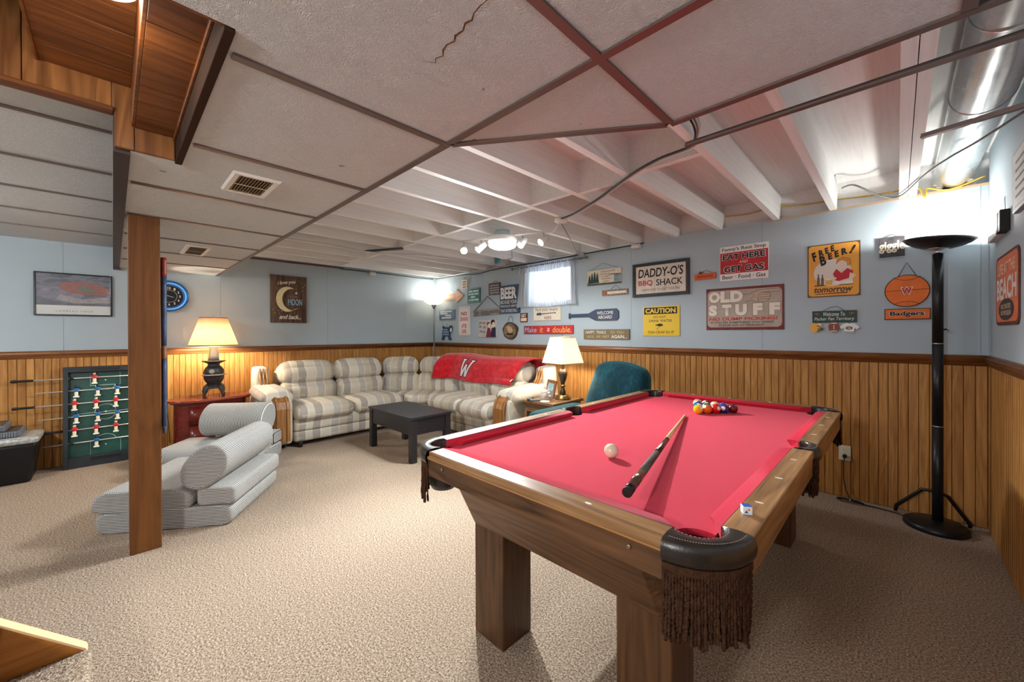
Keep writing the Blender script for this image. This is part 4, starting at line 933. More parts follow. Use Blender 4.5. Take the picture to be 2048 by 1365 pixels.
def man(parent, y, z, shirt):
    """little player hanging from the rod: head up, feet down"""
    S = mat('player_' + shirt, {'red': (186, 26, 34), 'blue': (26, 92, 150)}[shirt], .35); x = -.035
    q = 1.2; C = lambda dx, dy, dz: (x + dx * q, y + dy * q, z + dz * q); Z = lambda *v: tuple(k * q for k in v)
    a = part('player', MB().cushion(C(0, 0, .002), Z(.018, .026, .036), .008, 5).cushion(C(0, 0, .008), Z(.014, .040, .014), .006, 5), S, parent)
    bx = C(.002, 0, -.048)
    for nm, mb, m_ in (('head', MB().ball(C(0, 0, .030), .0105 * q, 10, 8), mat('player_skin_%s' % shirt, (230, 190, 160) if shirt == 'red' else (30, 40, 52), .5)), ('legs', MB().cushion(C(.002, 0, -.026), Z(.014, .021, .040), .005, 4), mat('player_cream', (230, 214, 178), .5)), ('foot_block', MB().box(bx[0] - .012, bx[0] + .012, y - .02, y + .02, bx[2] - .006, bx[2] + .006), mat('player_white', (236, 238, 238), .4))):
        sub(nm, mb, m_, a)
rods = [(.855, 'red', 1, .20, 1), (.735, 'blue', 3, .165, 0), (.61, 'red', 3, .19, 1), (.485, 'blue', 3, .155, 0), (.36, 'red', 3, .005, 1), (.235, 'blue', 1, .125, 0)]
for i, (z, shirt, n, ext, hd) in enumerate(rods):
    z -= .0; left = -ext
    r = part('rod', MB().tube([(-.035, left, z), (-.035, FW + .1, z)], .0055, 10), CHR, ft)
    if hd:
        sub('handle', MB().lathe([(.006, 0), (.011, .005), (.010, .09), (.014, .11), (.012, .13), (.004, .135)], 12).xf(Matrix.Translation((-.035, left + .02, z)) @ Matrix.Rotation(PI / 2, 4, 'X')), mat('foos_handle', (18, 18, 20), .45), r)
    for y in ((.055, FW - .06) if n == 1 else ()): sub('bumper', MB().tube([(-.035, y - .012, z), (-.035, y + .012, z)], .010, 10), mat('foos_handle', (18, 18, 20), .45), r)
    for y in ([.205] if n == 1 else [.072, .215, .352]): man(ft, y + .012 * (i % 2), z, shirt)

# ================================================================ storage tote and cases in the left corner
tt = thing('storage_tote', 'black plastic storage tote with a frosty silver lid at the left edge', 'storage tote', (-5.5, -.78, 0))
BT = mat('tote_black', (16, 16, 19), .35)
m = MB(); a, b = [(-5.66, -1.10), (-5.33, -1.10), (-5.33, -.50), (-5.66, -.50)], [(-5.70, -1.14), (-5.29, -1.14), (-5.29, -.465), (-5.70, -.465)]
m.add([(x, y, 0) for x, y in a] + [(x, y, .34) for x, y in b], [(3, 2, 1, 0), (4, 5, 6, 7)] + [(i, (i + 1) % 4, (i + 1) % 4 + 4, i + 4) for i in range(4)]); part('body', m, BT, tt, .025, seg=4)
part('lid', MB().cushion((-5.495, -.80, .368), (.44, .70, .06), .025, 8, (0, 0, .004)), mat('frosty_silver_lid', (170, 172, 168), .3, .3, .5, var=(40, .4), bump=(70, .6)), tt)
part('latch', MB().box(-5.29, -5.278, -.86, -.74, .27, .335), mat('latch_black', (26, 26, 30), .4), tt, .004)
for i, (y0, y1, z, lab) in enumerate(((-1.1, -.555, .402, 'lower of two slim grey ribbed cases stacked on the silver tote lid'), (-1.12, -.635, .458, 'upper of two slim grey ribbed cases stacked on the silver tote lid'))):
    t = thing('ribbed_case', lab, 'case', (-5.48, (y0 + y1) / 2, z), None, 'ribbed cases on the tote')
    part('shell', MB().box(-5.64, -5.33, y0, y1, z, z + .05), mat('case_grey', (92, 96, 104), .5), t, .008)
    part('lid', MB().box(-5.635, -5.34, y0 + .01, y1 - .02, z + .05, z + .054), mat('case_top_%d' % i, ((70, 62, 54), (90, 70, 52))[i], .6), t)
    m = MB()
    for k in range(int((y1 - y0 - .04) / .014)): m.box(-5.332, -5.3255, y0 + .02 + k * .014, y0 + .028 + k * .014, z + .008, z + .042)
    k = part('ribs', m, mat('case_rib', (116, 120, 128), .5), t); k['kind'] = 'stuff'

# ================================================================ pictures, clock on the left wall (own frame: x right, z up, -y to the room)
def on_left(nm, label, cat, y, z, group=None): return thing(nm, label, cat, (XA, y, z), PI / 2, group)
FRB = mat('black_gloss_frame', (14, 16, 20), .25)
t = on_left('stadium_poster', 'framed stadium poster with a white caption strip on the left wall', 'poster', -.26, 1.66)
w2, h2 = .256, .206
for b in ((-w2, -w2 + .012, -h2, h2), (w2 - .012, w2, -h2, h2), (-w2 + .012, w2 - .012, -h2, -h2 + .012), (-w2 + .012, w2 - .012, h2 - .012, h2)): part('frame', MB().box(b[0], b[1], -.024, 0, b[2], b[3]), FRB, t, .002)
def night_mat():
    t = NT('poster_night_photo'); o = t.obj(); n = t.noise(t.mapv(o, (7, 1, 22)), 1, 4, .65, .7)
    t.set(t.ramp(n, [(.3, lin((18, 18, 26))), (.46, lin((58, 54, 72))), (.56, lin((104, 98, 116))), (.64, lin((44, 60, 78))), (.75, lin((180, 180, 184)))]), .35); return t.m
part('print', MB().box(-w2 + .012, w2 - .012, -.012, -.008, -h2 + .1, h2 - .012), night_mat(), t)
part('caption_strip', MB().box(-w2 + .012, w2 - .012, -.012, -.008, -h2 + .012, -h2 + .1), mat('caption_grey', (208, 208, 204), .5), t)
bowl_ = [(.07 + .17 * math.cos(a) * (1 - .1 * math.sin(a)), .065 + .062 * math.sin(a) - .05 * math.cos(a) * .35) for a in [2 * PI * i / 32 for i in range(32)]]
part('stands', MB().prism([(-.085 + .15 * math.cos(a), .005 + .07 * math.sin(a)) for a in [2 * PI * i / 28 for i in range(28)]], -.0128, -.012, 'y'), mat('stadium_concrete', (112, 104, 124), .5, var=(30, .35)), t)
part('seating_bowl', MB().prism(bowl_, -.0135, -.0125, 'y'), mat('crowd_red', (142, 74, 60), .6, var=(120, .4)), t)
part('pitch', MB().prism([(.0, .075), (.06, .09), (.155, .035), (.09, .012)], -.0145, -.0136, 'y'), mat('pitch_green', (96, 100, 78), .6, var=(40, .2)), t)
part('lower_tier', MB().prism([(-.10, .0), (.05, -.04), (.24, -.01), (.24, -.075), (.0, -.085), (-.12, -.05)], -.0132, -.0122, 'y'), mat('concourse', (150, 140, 140), .5, var=(30, .3)), t)
INK = mat('ink_grey', (70, 72, 76), .6)
lettering(t, 'LAMBEAU FIELD', -.0, -h2 + .045, .24, .017, INK, -.0128, .0, 0, 1.5)
part('glazing', MB().box(-w2 + .012, w2 - .012, -.018, -.0165, -h2 + .012, h2 - .012), glass_mat('poster_glass', .06), t)
BARN = wood('barn_boards', (52, 36, 28), (122, 98, 80), 2, 40, .7, .5, .2)
t = on_left('moon_sign', 'dark barnwood plaque with a crescent moon and script lettering', 'sign', 1.633, 1.727)
for i in range(4): part('board', MB().box(-.215 + i * .1075, -.2155 + (i + 1) * .1075, -.03, 0, -.308, .308), BARN, t, .002)
n = 30; out = [(-.02 + .135 * math.cos(a), -.0 + .165 * math.sin(a)) for a in [math.radians(62 + 250 * i / n) for i in range(n + 1)]]
inn = [(.035 + .118 * math.cos(a), -.0 + .140 * math.sin(a)) for a in [math.radians(305 - 232 * i / n) for i in range(n + 1)]]
part('moon', MB().prism((out + inn)[::-1], -.0315, -.0298, 'y'), mat('moon_cream', (226, 212, 168), .7, var=(30, .1)), t)
OFFW, PINK, BLUE = mat('print_offwhite', (232, 226, 212), .7), mat('print_pink', (196, 130, 120), .7), mat('print_skyblue', (150, 186, 214), .7)
lettering(t, 'i love you', -.03, .215, .22, .062, OFFW, -.0312, .012, .35, .9, .16); lettering(t, 'TO THE', .04, .035, .11, .024, PINK, -.0312, .01); lettering(t, 'MOON', .07, -.035, .17, .085, BLUE, -.0312, .02); lettering(t, 'and back...', .01, -.232, .26, .058, OFFW, -.0312, .012, .3, .9)
st_ = [((.022 if i % 2 == 0 else .009) * math.sin(PI * i / 5) + .085, (.022 if i % 2 == 0 else .009) * math.cos(PI * i / 5) + .085) for i in range(10)]
part('star', MB().prism(st_, -.0315, -.0298, 'y'), mat('star_mint', (214, 232, 208), .7), t); part('star_thread', MB().box(.0845, .0855, -.0312, -.03, .1, .16), OFFW, t)
m = MB()
for x, z in ((.1, .19), (.14, .23), (.17, .17), (.16, .12), (.19, .2), (.12, .25), (-.16, -.12), (-.13, -.15), (-.17, -.18), (-.09, -.16), (-.19, -.14), (-.12, -.19)): m.ball((x, -.031, z), .004, 6, 4)
k = part('speckles', m, OFFW, t); k['kind'] = 'stuff'
t = on_left('neon_clock', 'round black wall clock with a glowing blue neon ring', 'clock', .435, 1.69)
part('case', MB().lathe([(.16, 0), (.168, .01), (.168, .035), (.16, .045)], 40).xf(Matrix.Rotation(PI / 2, 4, 'X')), FRB, t)
ring = lambda r, rr, y: MB().tube([(r * math.cos(2 * PI * i / 48), y, r * math.sin(2 * PI * i / 48)) for i in range(49)], rr, 8, False)
part('neon_tube', ring(.143, .008, -.05), emit('neon_blue', (96, 160, 220), .25), t); part('rim', ring(.164, .007, -.046), mat('clock_rim_blue', (44, 110, 170), .2, .5), t)
part('reflector', MB().lathe([(.158, 0), (.118, .006)], 40, caps=False).xf(Matrix.Translation((0, -.0452, 0)) @ Matrix.Rotation(PI / 2, 4, 'X')), mat('clock_reflector', (60, 120, 190), .25, .5), t)
part('dial', MB().lathe([(.118, 0), (.118, .004)], 40).xf(Matrix.Translation((0, -.045, 0)) @ Matrix.Rotation(PI / 2, 4, 'X')), mat('clock_dial', (22, 26, 32), .4), t)
for k in range(12):
    a = math.radians(90 - 30 * k); lettering(t, str(k or 12), .09 * math.cos(a), .09 * math.sin(a), .026 if k in (0, 10, 11) else .015, .026, OFFW, -.0496, .025, 0, 1, 0, 'numeral')
part('chapter_ring', ring(.066, .0012, -.05), OFFW, t)
for a, L_, wd in ((math.radians(-17), .052, .004), (math.radians(167), .075, .003)): part('hand', MB().prism([(-.01 * math.cos(a) - wd * math.sin(a), -.01 * math.sin(a) + wd * math.cos(a)), (-.01 * math.cos(a) + wd * math.sin(a), -.01 * math.sin(a) - wd * math.cos(a)), (L_ * math.cos(a), L_ * math.sin(a))][::-1], -.053, -.051, 'y'), OFFW, t)
part('cord', MB().tube([(-.03, -.006, -.16), (-.028, -.006, -.35), (-.035, -.006, -.57), (-.03, -.04, -.60), (-.03, -.014, -.66), (-.022, -.014, -.9), (-.03, -.014, -1.15), (-.01, -.014, -1.4), (-.0, -.012, -1.62)], .003, 6), MATS['black_rubber'], t)
# ================================================================ signs on the back wall
def on_back(nm, label, cat, x0, x1, z0, z1, group='signs on the back wall'):
    t = thing(nm, label, cat, ((x0 + x1) / 2, YB, (z0 + z1) / 2), 0, group); t['_h'] = [(x1 - x0) / 2, (z1 - z0) / 2]; return t
def board(t, m_, th=.012, r=0, bev=.0015, inset=0, nm='board'):
    w_, h = t['_h'][0] - inset, t['_h'][1] - inset
    mb = MB().prism(rrect(-w_, w_, -h, h, r, 4)[::-1], -th, 0, 'y') if r else MB().box(-w_, w_, -th, 0, -h, h)
    return part(nm, mb, m_, t, bev)
def field(t, m_, x0, x1, z0, z1, y, nm='panel', r=0):
    mb = MB().prism(rrect(x0, x1, z0, z1, r, 4)[::-1], y - .0008, y, 'y') if r else MB().box(x0, x1, y - .0008, y, z0, z1); return part(nm, mb, m_, t)
def wire(t, pts, m_, r=.0015): return part('hanging_wire', MB().tube(pts, r, 5), m_, t)
def shape(t, nm, pts, m_, y, th=.0008):
    a = sum(pts[i][0] * pts[(i + 1) % len(pts)][1] - pts[(i + 1) % len(pts)][0] * pts[i][1] for i in range(len(pts)))
    return part(nm, MB().prism(pts if a < 0 else pts[::-1], y - th, y, 'y'), m_, t)
def line(t, nm, pts, m_, y, wd=.002, closed=False):
    pts = list(pts) + ([pts[0]] if closed else []); return part(nm, MB().tube([(x, y, z) for x, z in pts], wd, 4), m_, t)
def el(cx, cz, rx, rz, n=24, a0=0, a1=360): return arc(cx, cz, rx, a0, a1, n, rz)
K = mat('print_black', (26, 24, 24), .6); R_ = mat('print_red', (186, 34, 42), .6); WH = mat('sign_white', (228, 226, 222), .55); YL = mat('sign_yellow', (222, 186, 44), .5); CRM = mat('sign_cream', (222, 212, 192), .65, var=(12, .08))
TWINE = mat('twine', (120, 104, 86), .8); STEEL = mat('thin_wire', (96, 96, 98), .5, .5); BR = mat('print_brown', (84, 58, 42), .65); OR_ = mat('sign_orange', (224, 110, 32), .55, var=(14, .1)); GREY = mat('weathered_grey', (128, 126, 122), .8, var=(30, .4)); DB = mat('sign_slate_blue', (62, 82, 104), .6, var=(20, .12)); TL = mat('sign_teal_green', (46, 110, 104), .6); LT = mat('print_pale', (206, 222, 222), .7)
# --- left group
t = on_back('arrow_sign', 'tan wooden arrow sign pointing right, beside the lit white torchiere bowl', 'sign', -5.592, -4.933, 1.766, 1.985)
shape(t, 'board', [(-.33, -.055), (.145, -.055), (.145, -.1095), (.329, 0), (.145, .1095), (.145, .055), (-.33, .055)], wood('arrow_tan', (168, 120, 92), (214, 172, 142), 0, 40, .7, .3, .2), 0, .014)
lettering(t, 'OUTHOUSE', -.08, 0, .42, .075, BR, -.0145, .0); wire(t, [(-.2, -.008, .05), (-.07, -.004, .15), (.1, -.008, .05)], STEEL)
t = on_back('small_plaque', 'tiny cream plaque with brown print above the arrow sign', 'sign', -4.975, -4.842, 1.98, 2.125); board(t, CRM, .02)
for z, wd in ((.035, .08), (-.005, .09), (-.045, .085)): part('faded_print', MB().box(-wd / 2, wd / 2, -.0208, -.02, z - .012, z + .012), mat('faded_brown', (150, 128, 110), .8, var=(120, .6)), t)
wire(t, [(-.03, -.01, .07), (0, -.004, .11), (.03, -.01, .07)], STEEL)
t = on_back('green_sign', 'teal green square sign with pale block lettering', 'sign', -4.828, -4.534, 1.744, 1.969); board(t, TL, .022); line(t, 'border', [(-.138, -.103), (.138, -.103), (.138, .103), (-.138, .103)], LT, -.0225, .003, True)
for z, bs in ((.066, [(-.12, -.03), (-.015, .12)]), (.022, [(-.12, -.075), (-.06, .01), (.025, .12)]), (-.068, [(-.12, -.075), (-.06, .01), (.025, .12)]), (-.023, [(-.06, .04)])):
    for a, b in bs: part('worn_print', MB().box(a, b, -.0228, -.022, z - .014, z + .014), mat('worn_pale', (190, 212, 208), .7, var=(160, .35)), t)
t = on_back('dark_plaque', 'small mottled dark plaque left of the large beer sign top', 'sign', -4.338, -4.09, 1.835, 2.009); board(t, mat('mottled_plaque', (92, 82, 88), .7, var=(45, .9)), .016); wire(t, [(-.06, -.008, .085), (.02, -.004, .12), (.08, -.008, .085)], STEEL)
for z in (.05, .015, -.02, -.055): part('faded_print', MB().box(-.1, .1, -.0168, -.016, z - .010, z + .008), mat('speckled_print', (170, 160, 158), .8, var=(110, .9)), t)
t = on_back('beer_sign', 'tall dark blue sign headed BEER in large pale letters', 'sign', -4.077, -3.70, 1.552, 1.945); board(t, DB, .035, 0, .002)
lettering(t, 'BEER', -.012, .088, .315, .165, WH, -.0355, .04); lettering(t, 'BECAUSE YOUR', -.012, -.038, .32, .05, WH, -.0355, .006); lettering(t, 'FRIENDS JUST AREN\'T', -.012, -.1, .32, .042, WH, -.0355, .0); lettering(t, 'THAT INTERESTING', -.012, -.16, .32, .045, WH, -.0355, .0)
for z in (-.005, -.07, -.13): part('rule', MB().box(-.17, .15, -.0358, -.035, z - .002, z + .002), K, t)
t = on_back('rope_sign', 'long weathered grey board hanging from a thick rope triangle', 'sign', -4.69, -4.086, 1.535, 1.635)
part('board', MB().box(-.302, .302, -.018, 0, -.046, .046), wood('driftwood', (96, 92, 86), (188, 182, 172), 0, 60, .85, .5, .1), t, .003); t.rotation_euler = (0, -.02, 0)
for a, b in ((-.27, -.17), (-.13, .04), (.07, .27)): part('carved_print', MB().box(a, b, -.0188, -.018, -.024, .024), mat('carved_grey', (120, 114, 106), .85, var=(130, .7)), t)
part('rope', MB().tube([(-.27, -.012, .045), (.02, -.01, .235), (.29, -.012, .045)], .008, 8), mat('grey_rope', (140, 138, 136), .9, var=(200, .3)), t)
t = on_back('blue_plaque', 'small slate blue plaque with worn white lettering under the arrow', 'sign', -5.593, -5.165, 1.504, 1.66); board(t, mat('plaque_slate', (104, 122, 144), .6, var=(16, .15)), .018)
for z, a, b in ((.055, -.19, .14), (.022, -.18, .02), (-.012, -.04, .12), (-.05, -.15, .13)): part('worn_print', MB().box(a, b, -.0188, -.018, z - .012, z + .012), mat('worn_white', (206, 212, 218), .7, var=(150, .5)), t)
wire(t, [(-.08, -.008, .075), (0, -.004, .11), (.08, -.008, .075)], STEEL)
t = on_back('after_dark_sign', 'narrow white metal sign with red NO and AFTER DARK lettering', 'sign', -5.062, -4.786, 1.24, 1.70); board(t, WH, .012, .02)
line(t, 'border', rrect(-.118, .118, -.21, .21, .012, 3), R_, -.0122, .0016, True); lettering(t, 'NO', 0, .115, .145, .058, R_, -.0125, .03); lettering(t, 'DRINKING', 0, .028, .20, .062, mat('print_coral', (214, 76, 84), .6), -.0125, .02); lettering(t, 'AFTER', 0, -.082, .13, .065, R_, -.0125, .02); lettering(t, 'DARK', 0, -.165, .13, .065, R_, -.0125, .02)
t = on_back('bear_cutout', 'dark blue wooden bear cut-out standing under the blue plaque', 'sign', -5.536, -5.235, 1.153, 1.41)
shape(t, 'body', [(-.13, .085), (-.115, .115), (-.085, .11), (-.06, .095), (.03, .095), (.06, .07), (.075, .10), (.12, .115), (.148, .09), (.145, .04), (.12, .0), (.09, -.02), (.09, -.06), (.12, -.11), (.12, -.125), (.06, -.125), (.03, -.07), (.0, -.055), (-.04, -.06), (-.075, -.085), (-.09, -.125), (-.15, -.125), (-.13, -.06), (-.125, .02), (-.105, .07)], DB, 0, .016)
for z, a, b in ((.05, -.085, .02), (.012, -.1, .05), (-.028, -.1, .06)): part('pale_stripe', MB().box(a, b, -.0168, -.016, z - .010, z + .010), mat('bear_stripe', (150, 168, 190), .7, var=(100, .4)), t)
shape(t, 'muzzle', el(.118, .045, .026, .036), LT, -.0162); shape(t, 'ear', el(.085, .108, .016, .014), K, -.0162); shape(t, 'ear', el(.14, .108, .014, .014), K, -.0162); wire(t, [(-.03, -.008, .09), (.0, -.004, .16)], STEEL)
t = on_back('comic_picture', 'square comic picture of a couple beside pale text blocks', 'picture', -4.574, -4.178, 1.212, 1.471); board(t, mat('comic_ground', (200, 194, 192), .6, var=(22, .2)), .02)
for x, z in ((-.14, .09), (-.06, .085), (-.14, .03), (-.05, .02), (-.13, -.04), (-.06, -.05)): part('text_block', MB().box(x - .035, x + .03, -.0208, -.02, z - .02, z + .016), mat('comic_text', (150, 144, 146), .7, var=(140, .7)), t)
shape(t, 'suit', [(.06, -.128), (.197, -.128), (.197, .01), (.16, .03), (.11, -.0)], mat('comic_navy', (48, 48, 68), .6), -.0205); shape(t, 'hair', el(.135, .09, .045, .04), K, -.0206); shape(t, 'face', el(.15, .055, .032, .042), CRM, -.0212); shape(t, 'dress', [(-.02, -.128), (.09, -.128), (.08, -.02), (.05, .07), (.02, .02), (.0, -.06)], mat('comic_maroon', (126, 44, 62), .6), -.0209); shape(t, 'face', el(.05, .04, .024, .034), CRM, -.0214); shape(t, 'hair', el(.035, .07, .032, .03), mat('comic_red', (150, 60, 54), .6), -.0211)
t = on_back('round_wood_slice', 'round bark-edged wood slice plaque hanging from a wire', 'sign', -4.04, -3.735, 1.19, 1.42)
part('bark', MB().prism([(.145 * (1 + .05 * math.sin(3 * a) + .03 * math.sin(7 * a)) * math.cos(a), .12 * (1 + .05 * math.sin(4 * a)) * math.sin(a)) for a in [2 * PI * i / 36 for i in range(36)]], 0, -.022, 'y'), mat('bark', (74, 62, 52), .9, var=(40, .4), bump=(60, .6)), t)
shape(t, 'face', el(-.005, 0, .118, .1), wood('slice_wood', (104, 82, 58), (168, 142, 108), 0, 40, .7), -.0222); shape(t, 'carving', [(-.07, .06), (-.03, .075), (.03, .05), (.06, .0), (.02, -.03), (-.03, -.03), (-.05, .01)], mat('carving_tan', (186, 160, 124), .7, var=(60, .2)), -.0232); shape(t, 'carving', [(-.08, -.05), (.05, -.06), (.08, -.03), (.02, -.04), (-.04, -.03)], K, -.0236)
wire(t, [(-.06, -.01, .1), (-.03, -.01, .19), (.0, -.006, .21), (.04, -.01, .18), (.05, -.01, .1)], STEEL, .003)
t = on_back('brown_tag', 'small brown and cream plaque below the beer sign corner', 'sign', -3.696, -3.566, 1.42, 1.545); board(t, mat('tag_brown', (98, 52, 38), .7, var=(30, .2)), .014); lettering(t, 'GET', 0, .026, .09, .045, CRM, -.0145, .03); part('faded_print', MB().box(-.05, .055, -.0148, -.014, -.048, -.006), mat('tag_cream', (220, 204, 178), .7, var=(90, .35)), t)
t = on_back('dinghy_sign', 'cream wooden sign with a small blue oar under the curtain', 'sign', -3.455, -3.002, 1.432, 1.605); board(t, CRM, .014, 0, .002)
lettering(t, 'Park your dinghy', .0, .052, .38, .042, BR, -.0145, 0, .15); lettering(t, 'HERE', .02, -.05, .12, .042, mat('print_rust', (150, 78, 58), .7), -.0145, .01); shape(t, 'oar', [(-.17, -.014), (-.1, -.018), (-.08, -.004), (.13, .004), (.145, -.008), (.15, .02), (.13, .014), (-.08, .008), (-.1, .02), (-.165, .016)], DB, -.0145); line(t, 'border', [(-.218, -.078), (.218, -.078), (.218, .078), (-.218, .078)], mat('border_tan', (176, 156, 130), .7), -.0142, .0012, True)
def grad(nm, a, b):
    t_ = NT(nm); x = t_.n('ShaderNodeSeparateXYZ'); t_.put(x.inputs[0], t_.obj()); f = t_.math('MULTIPLY_ADD', x.outputs[0], 1.25, .5, True); t_.set(t_.ramp(f, [(0, lin(a)), (.35, lin(b))]), .6); return t_.m
t = on_back('double_sign', 'long narrow red sign reading Make it a double', 'sign', -3.622, -2.809, 1.261, 1.368); board(t, grad('red_faded_board', (120, 52, 66), (190, 46, 44)), .02)
for s_, x, wd, ht, m_ in (('Make', -.285, .21, .07, mat('print_greyblue', (176, 186, 196), .7)), ('it', -.095, .05, .075, mat('print_gold', (228, 190, 112), .7)), ('a', .02, .04, .045, WH), ('double.', .235, .29, .075, MATS['print_gold'])): lettering(t, s_, x, 0, wd, ht, m_, -.0205, .0, .1)
t = on_back('paddle_sign', 'dark blue canoe paddle sign lettered WELCOME ABOARD', 'sign', -2.876, -2.202, 1.41, 1.545)
shape(t, 'paddle', [(-.337, .03), (-.32, .035), (-.31, .02), (-.05, .022), (.0, .045), (.05, .066), (.31, .066), (.337, .04), (.337, -.04), (.31, -.066), (.05, -.066), (.0, -.045), (-.05, -.02), (-.31, -.018), (-.32, -.035), (-.337, -.03)], mat('paddle_navy', (58, 68, 88), .5), 0, .018)
lettering(t, 'WELCOME', .17, .022, .21, .036, WH, -.0188, .0); lettering(t, 'ABOARD', .17, -.028, .18, .036, WH, -.0188, .0)
t = on_back('happy_trails_sign', 'long olive brown sign lettered HAPPY TRAILS TO YOU', 'sign', -2.657, -2.071, 1.198, 1.311); board(t, mat('sign_olive', (118, 104, 74), .6), .018)
lettering(t, 'HAPPY  TRAILS', -.13, .024, .27, .034, WH, -.0188, .0); lettering(t, 'TO  YOU', .145, .022, .17, .028, mat('print_tan', (196, 176, 132), .7), -.0188); lettering(t, 'UNTIL  WE  MEET', -.1, -.028, .30, .028, MATS['print_tan'], -.0188); lettering(t, 'AGAIN...', .17, -.027, .19, .036, WH, -.0188, .012)
t = on_back('pine_tree_sign', 'cream wooden sign with four dark pine trees hanging by a wire', 'sign', -2.606, -2.165, 1.82, 1.995); board(t, mat('sign_parchment', (214, 204, 186), .7, var=(10, .12)), .014)
for i, (x, h) in enumerate(((-.19, .10), (-.155, .12), (-.12, .135), (-.085, .12))):
    pts = []
    for k in range(5): pts += [(x - .008 - .012 * k * .55, -.07 + h * (1 - k / 5) * 1.0), (x - .004 - .008 * k * .5, -.07 + h * (1 - (k + .0) / 5))]
    lft = [(x, -.065 + h)] + [q for k in range(1, 6) for q in ((x - .006 - .0045 * k, -.065 + h * (1 - k / 5.2)), (x - .003 - .003 * k, -.065 + h * (1 - k / 5.2)))]
    shape(t, 'pine_tree', lft + [(2 * x - a, b) for a, b in lft[::-1]][:-1], mat('pine_green', (38, 66, 62), .7), -.0148 - .0002 * i)
shape(t, 'lake', [(.13, -.07), (.215, -.07), (.215, .02), (.19, .02), (.13, .028)], mat('lake_blue', (128, 150, 156), .7, var=(30, .3)), -.0145); shape(t, 'ridge', [(-.05, .0), (.06, .012), (.1, .03), (.215, .024), (.215, .018), (.1, .02), (.05, .004)], mat('ridge_dark', (70, 72, 72), .8), -.0149); shape(t, 'ground', [(-.22, -.0875), (.22, -.0875), (.22, -.07), (-.22, -.062)], mat('ground_dark', (84, 86, 84), .8, var=(50, .5)), -.0146)
SCR = mat('faint_script', (150, 132, 112), .8)
for s_, x, z, wd in ((0, .05, .062, .19), (0, .02, .034, .12), (0, .03, -.02, .12), (0, .03, -.048, .07)): part('faded_print', MB().box(x - wd / 2, x + wd / 2, -.0147, -.0142, z - .006, z + .006), mat('faint_print', (176, 158, 136), .8, var=(200, .35)), t)
wire(t, [(-.21, -.008, .08), (-.02, -.003, .165), (.2, -.008, .08)], STEEL)
t = on_back('thin_plaque', 'thin speckled plaque on a string under the pine tree sign', 'sign', -2.411, -2.088, 1.69, 1.755); board(t, mat('speckled_plaque', (140, 120, 102), .8, var=(60, .9)), .014); part('faded_print', MB().box(-.09, .145, -.0148, -.014, -.014, .014), mat('speckled_cream', (222, 210, 194), .8, var=(110, .45)), t); part('emblem', MB().box(-.14, -.1, -.0148, -.014, -.02, .02), mat('emblem_rust', (170, 96, 66), .8, var=(120, .5)), t); wire(t, [(-.06, -.006, .03), (.01, -.003, .085), (.07, -.006, .03)], STEEL, .002)
# --- middle group
t = on_back('bbq_shack_sign', 'black framed white board sign reading BBQ SHACK', 'sign', -2.026, -1.438, 1.648, 1.998)
for i in range(5): a = -.27 + i * .108; part('plank', MB().box(a + .0008, a + .1072, -.012, 0, -.155, .155), mat('white_plank', (222, 212, 198), .7, var=(16, .06)), t, .001)
for b in ((-.294, -.264, -.175, .175), (.264, .294, -.175, .175), (-.264, .264, .145, .175), (-.264, .264, -.175, -.145)): part('frame', MB().box(b[0], b[1], -.03, 0, b[2], b[3]), mat('charcoal_frame', (52, 54, 58), .6, var=(30, .3)), t, .002)
lettering(t, "DADDY-O'S", 0, .072, .47, .095, K, -.0128, .02, .12); lettering(t, 'BBQ', -.155, -.035, .155, .062, R_, -.0128, .015); lettering(t, 'SHACK', .095, -.035, .27, .066, K, -.0128, .015); lettering(t, 'I KNOW HOW TO LIGHT YOUR FIRE', .0, -.105, .40, .026, mat('print_smoke', (72, 62, 58), .7), -.0128)
t = on_back('caution_sign', 'square yellow CAUTION sign with a black fish', 'sign', -1.916, -1.534, 1.236, 1.543); board(t, YL, .008, 0, .001)
field(t, K, -.18, .165, .072, .142, -.008, 'header'); lettering(t, 'CAUTION', -.007, .107, .315, .05, mat('print_yellow', (226, 190, 50), .55), -.0092, .035); lettering(t, 'DO NOT', -.012, .042, .13, .025, K, -.0085, .004); lettering(t, 'DRINK WATER', -.005, .003, .24, .026, K, -.0085, .004); lettering(t, 'FISH CRAP IN IT', -.0, -.115, .27, .028, K, -.0085, .004)
shape(t, 'fish', el(-.01, -.04, .032, .014, 16) , K, -.0085); shape(t, 'fish_tail', [(-.036, -.04), (-.056, -.026), (-.05, -.04), (-.056, -.054)], K, -.0085)
for x, z in ((-.02, -.062), (-.03, -.073), (-.038, -.08)): shape(t, 'dropping', el(x, z, .005, .004, 8), K, -.0085)
t = on_back('orange_plaque', 'small orange wooden plaque hanging right of the BBQ sign', 'sign', -1.393, -1.2, 1.772, 1.83); board(t, mat('plaque_orange', (204, 98, 52), .6, var=(30, .15)), .016, 0, .002); t.rotation_euler = (0, -.02, 0); part('faded_print', MB().box(-.07, .07, -.0168, -.016, -.012, .012), mat('faded_orange', (180, 76, 36), .7, var=(120, .35)), t); wire(t, [(-.04, -.008, .028), (.01, -.004, .06), (.07, -.008, .028)], K)
shape(t, 'bow', [(-.06, .028), (-.045, .055), (-.03, .04), (-.015, .05), (-.025, .028)], BR, -.012)
t = on_back('eat_here_sign', 'red and white sign reading EAT HERE AND GET GAS', 'sign', -1.167, -.784, 1.74, 2.052); board(t, WH, .008, 0, .001); field(t, R_, -.188, .188, -.092, .098, -.008)
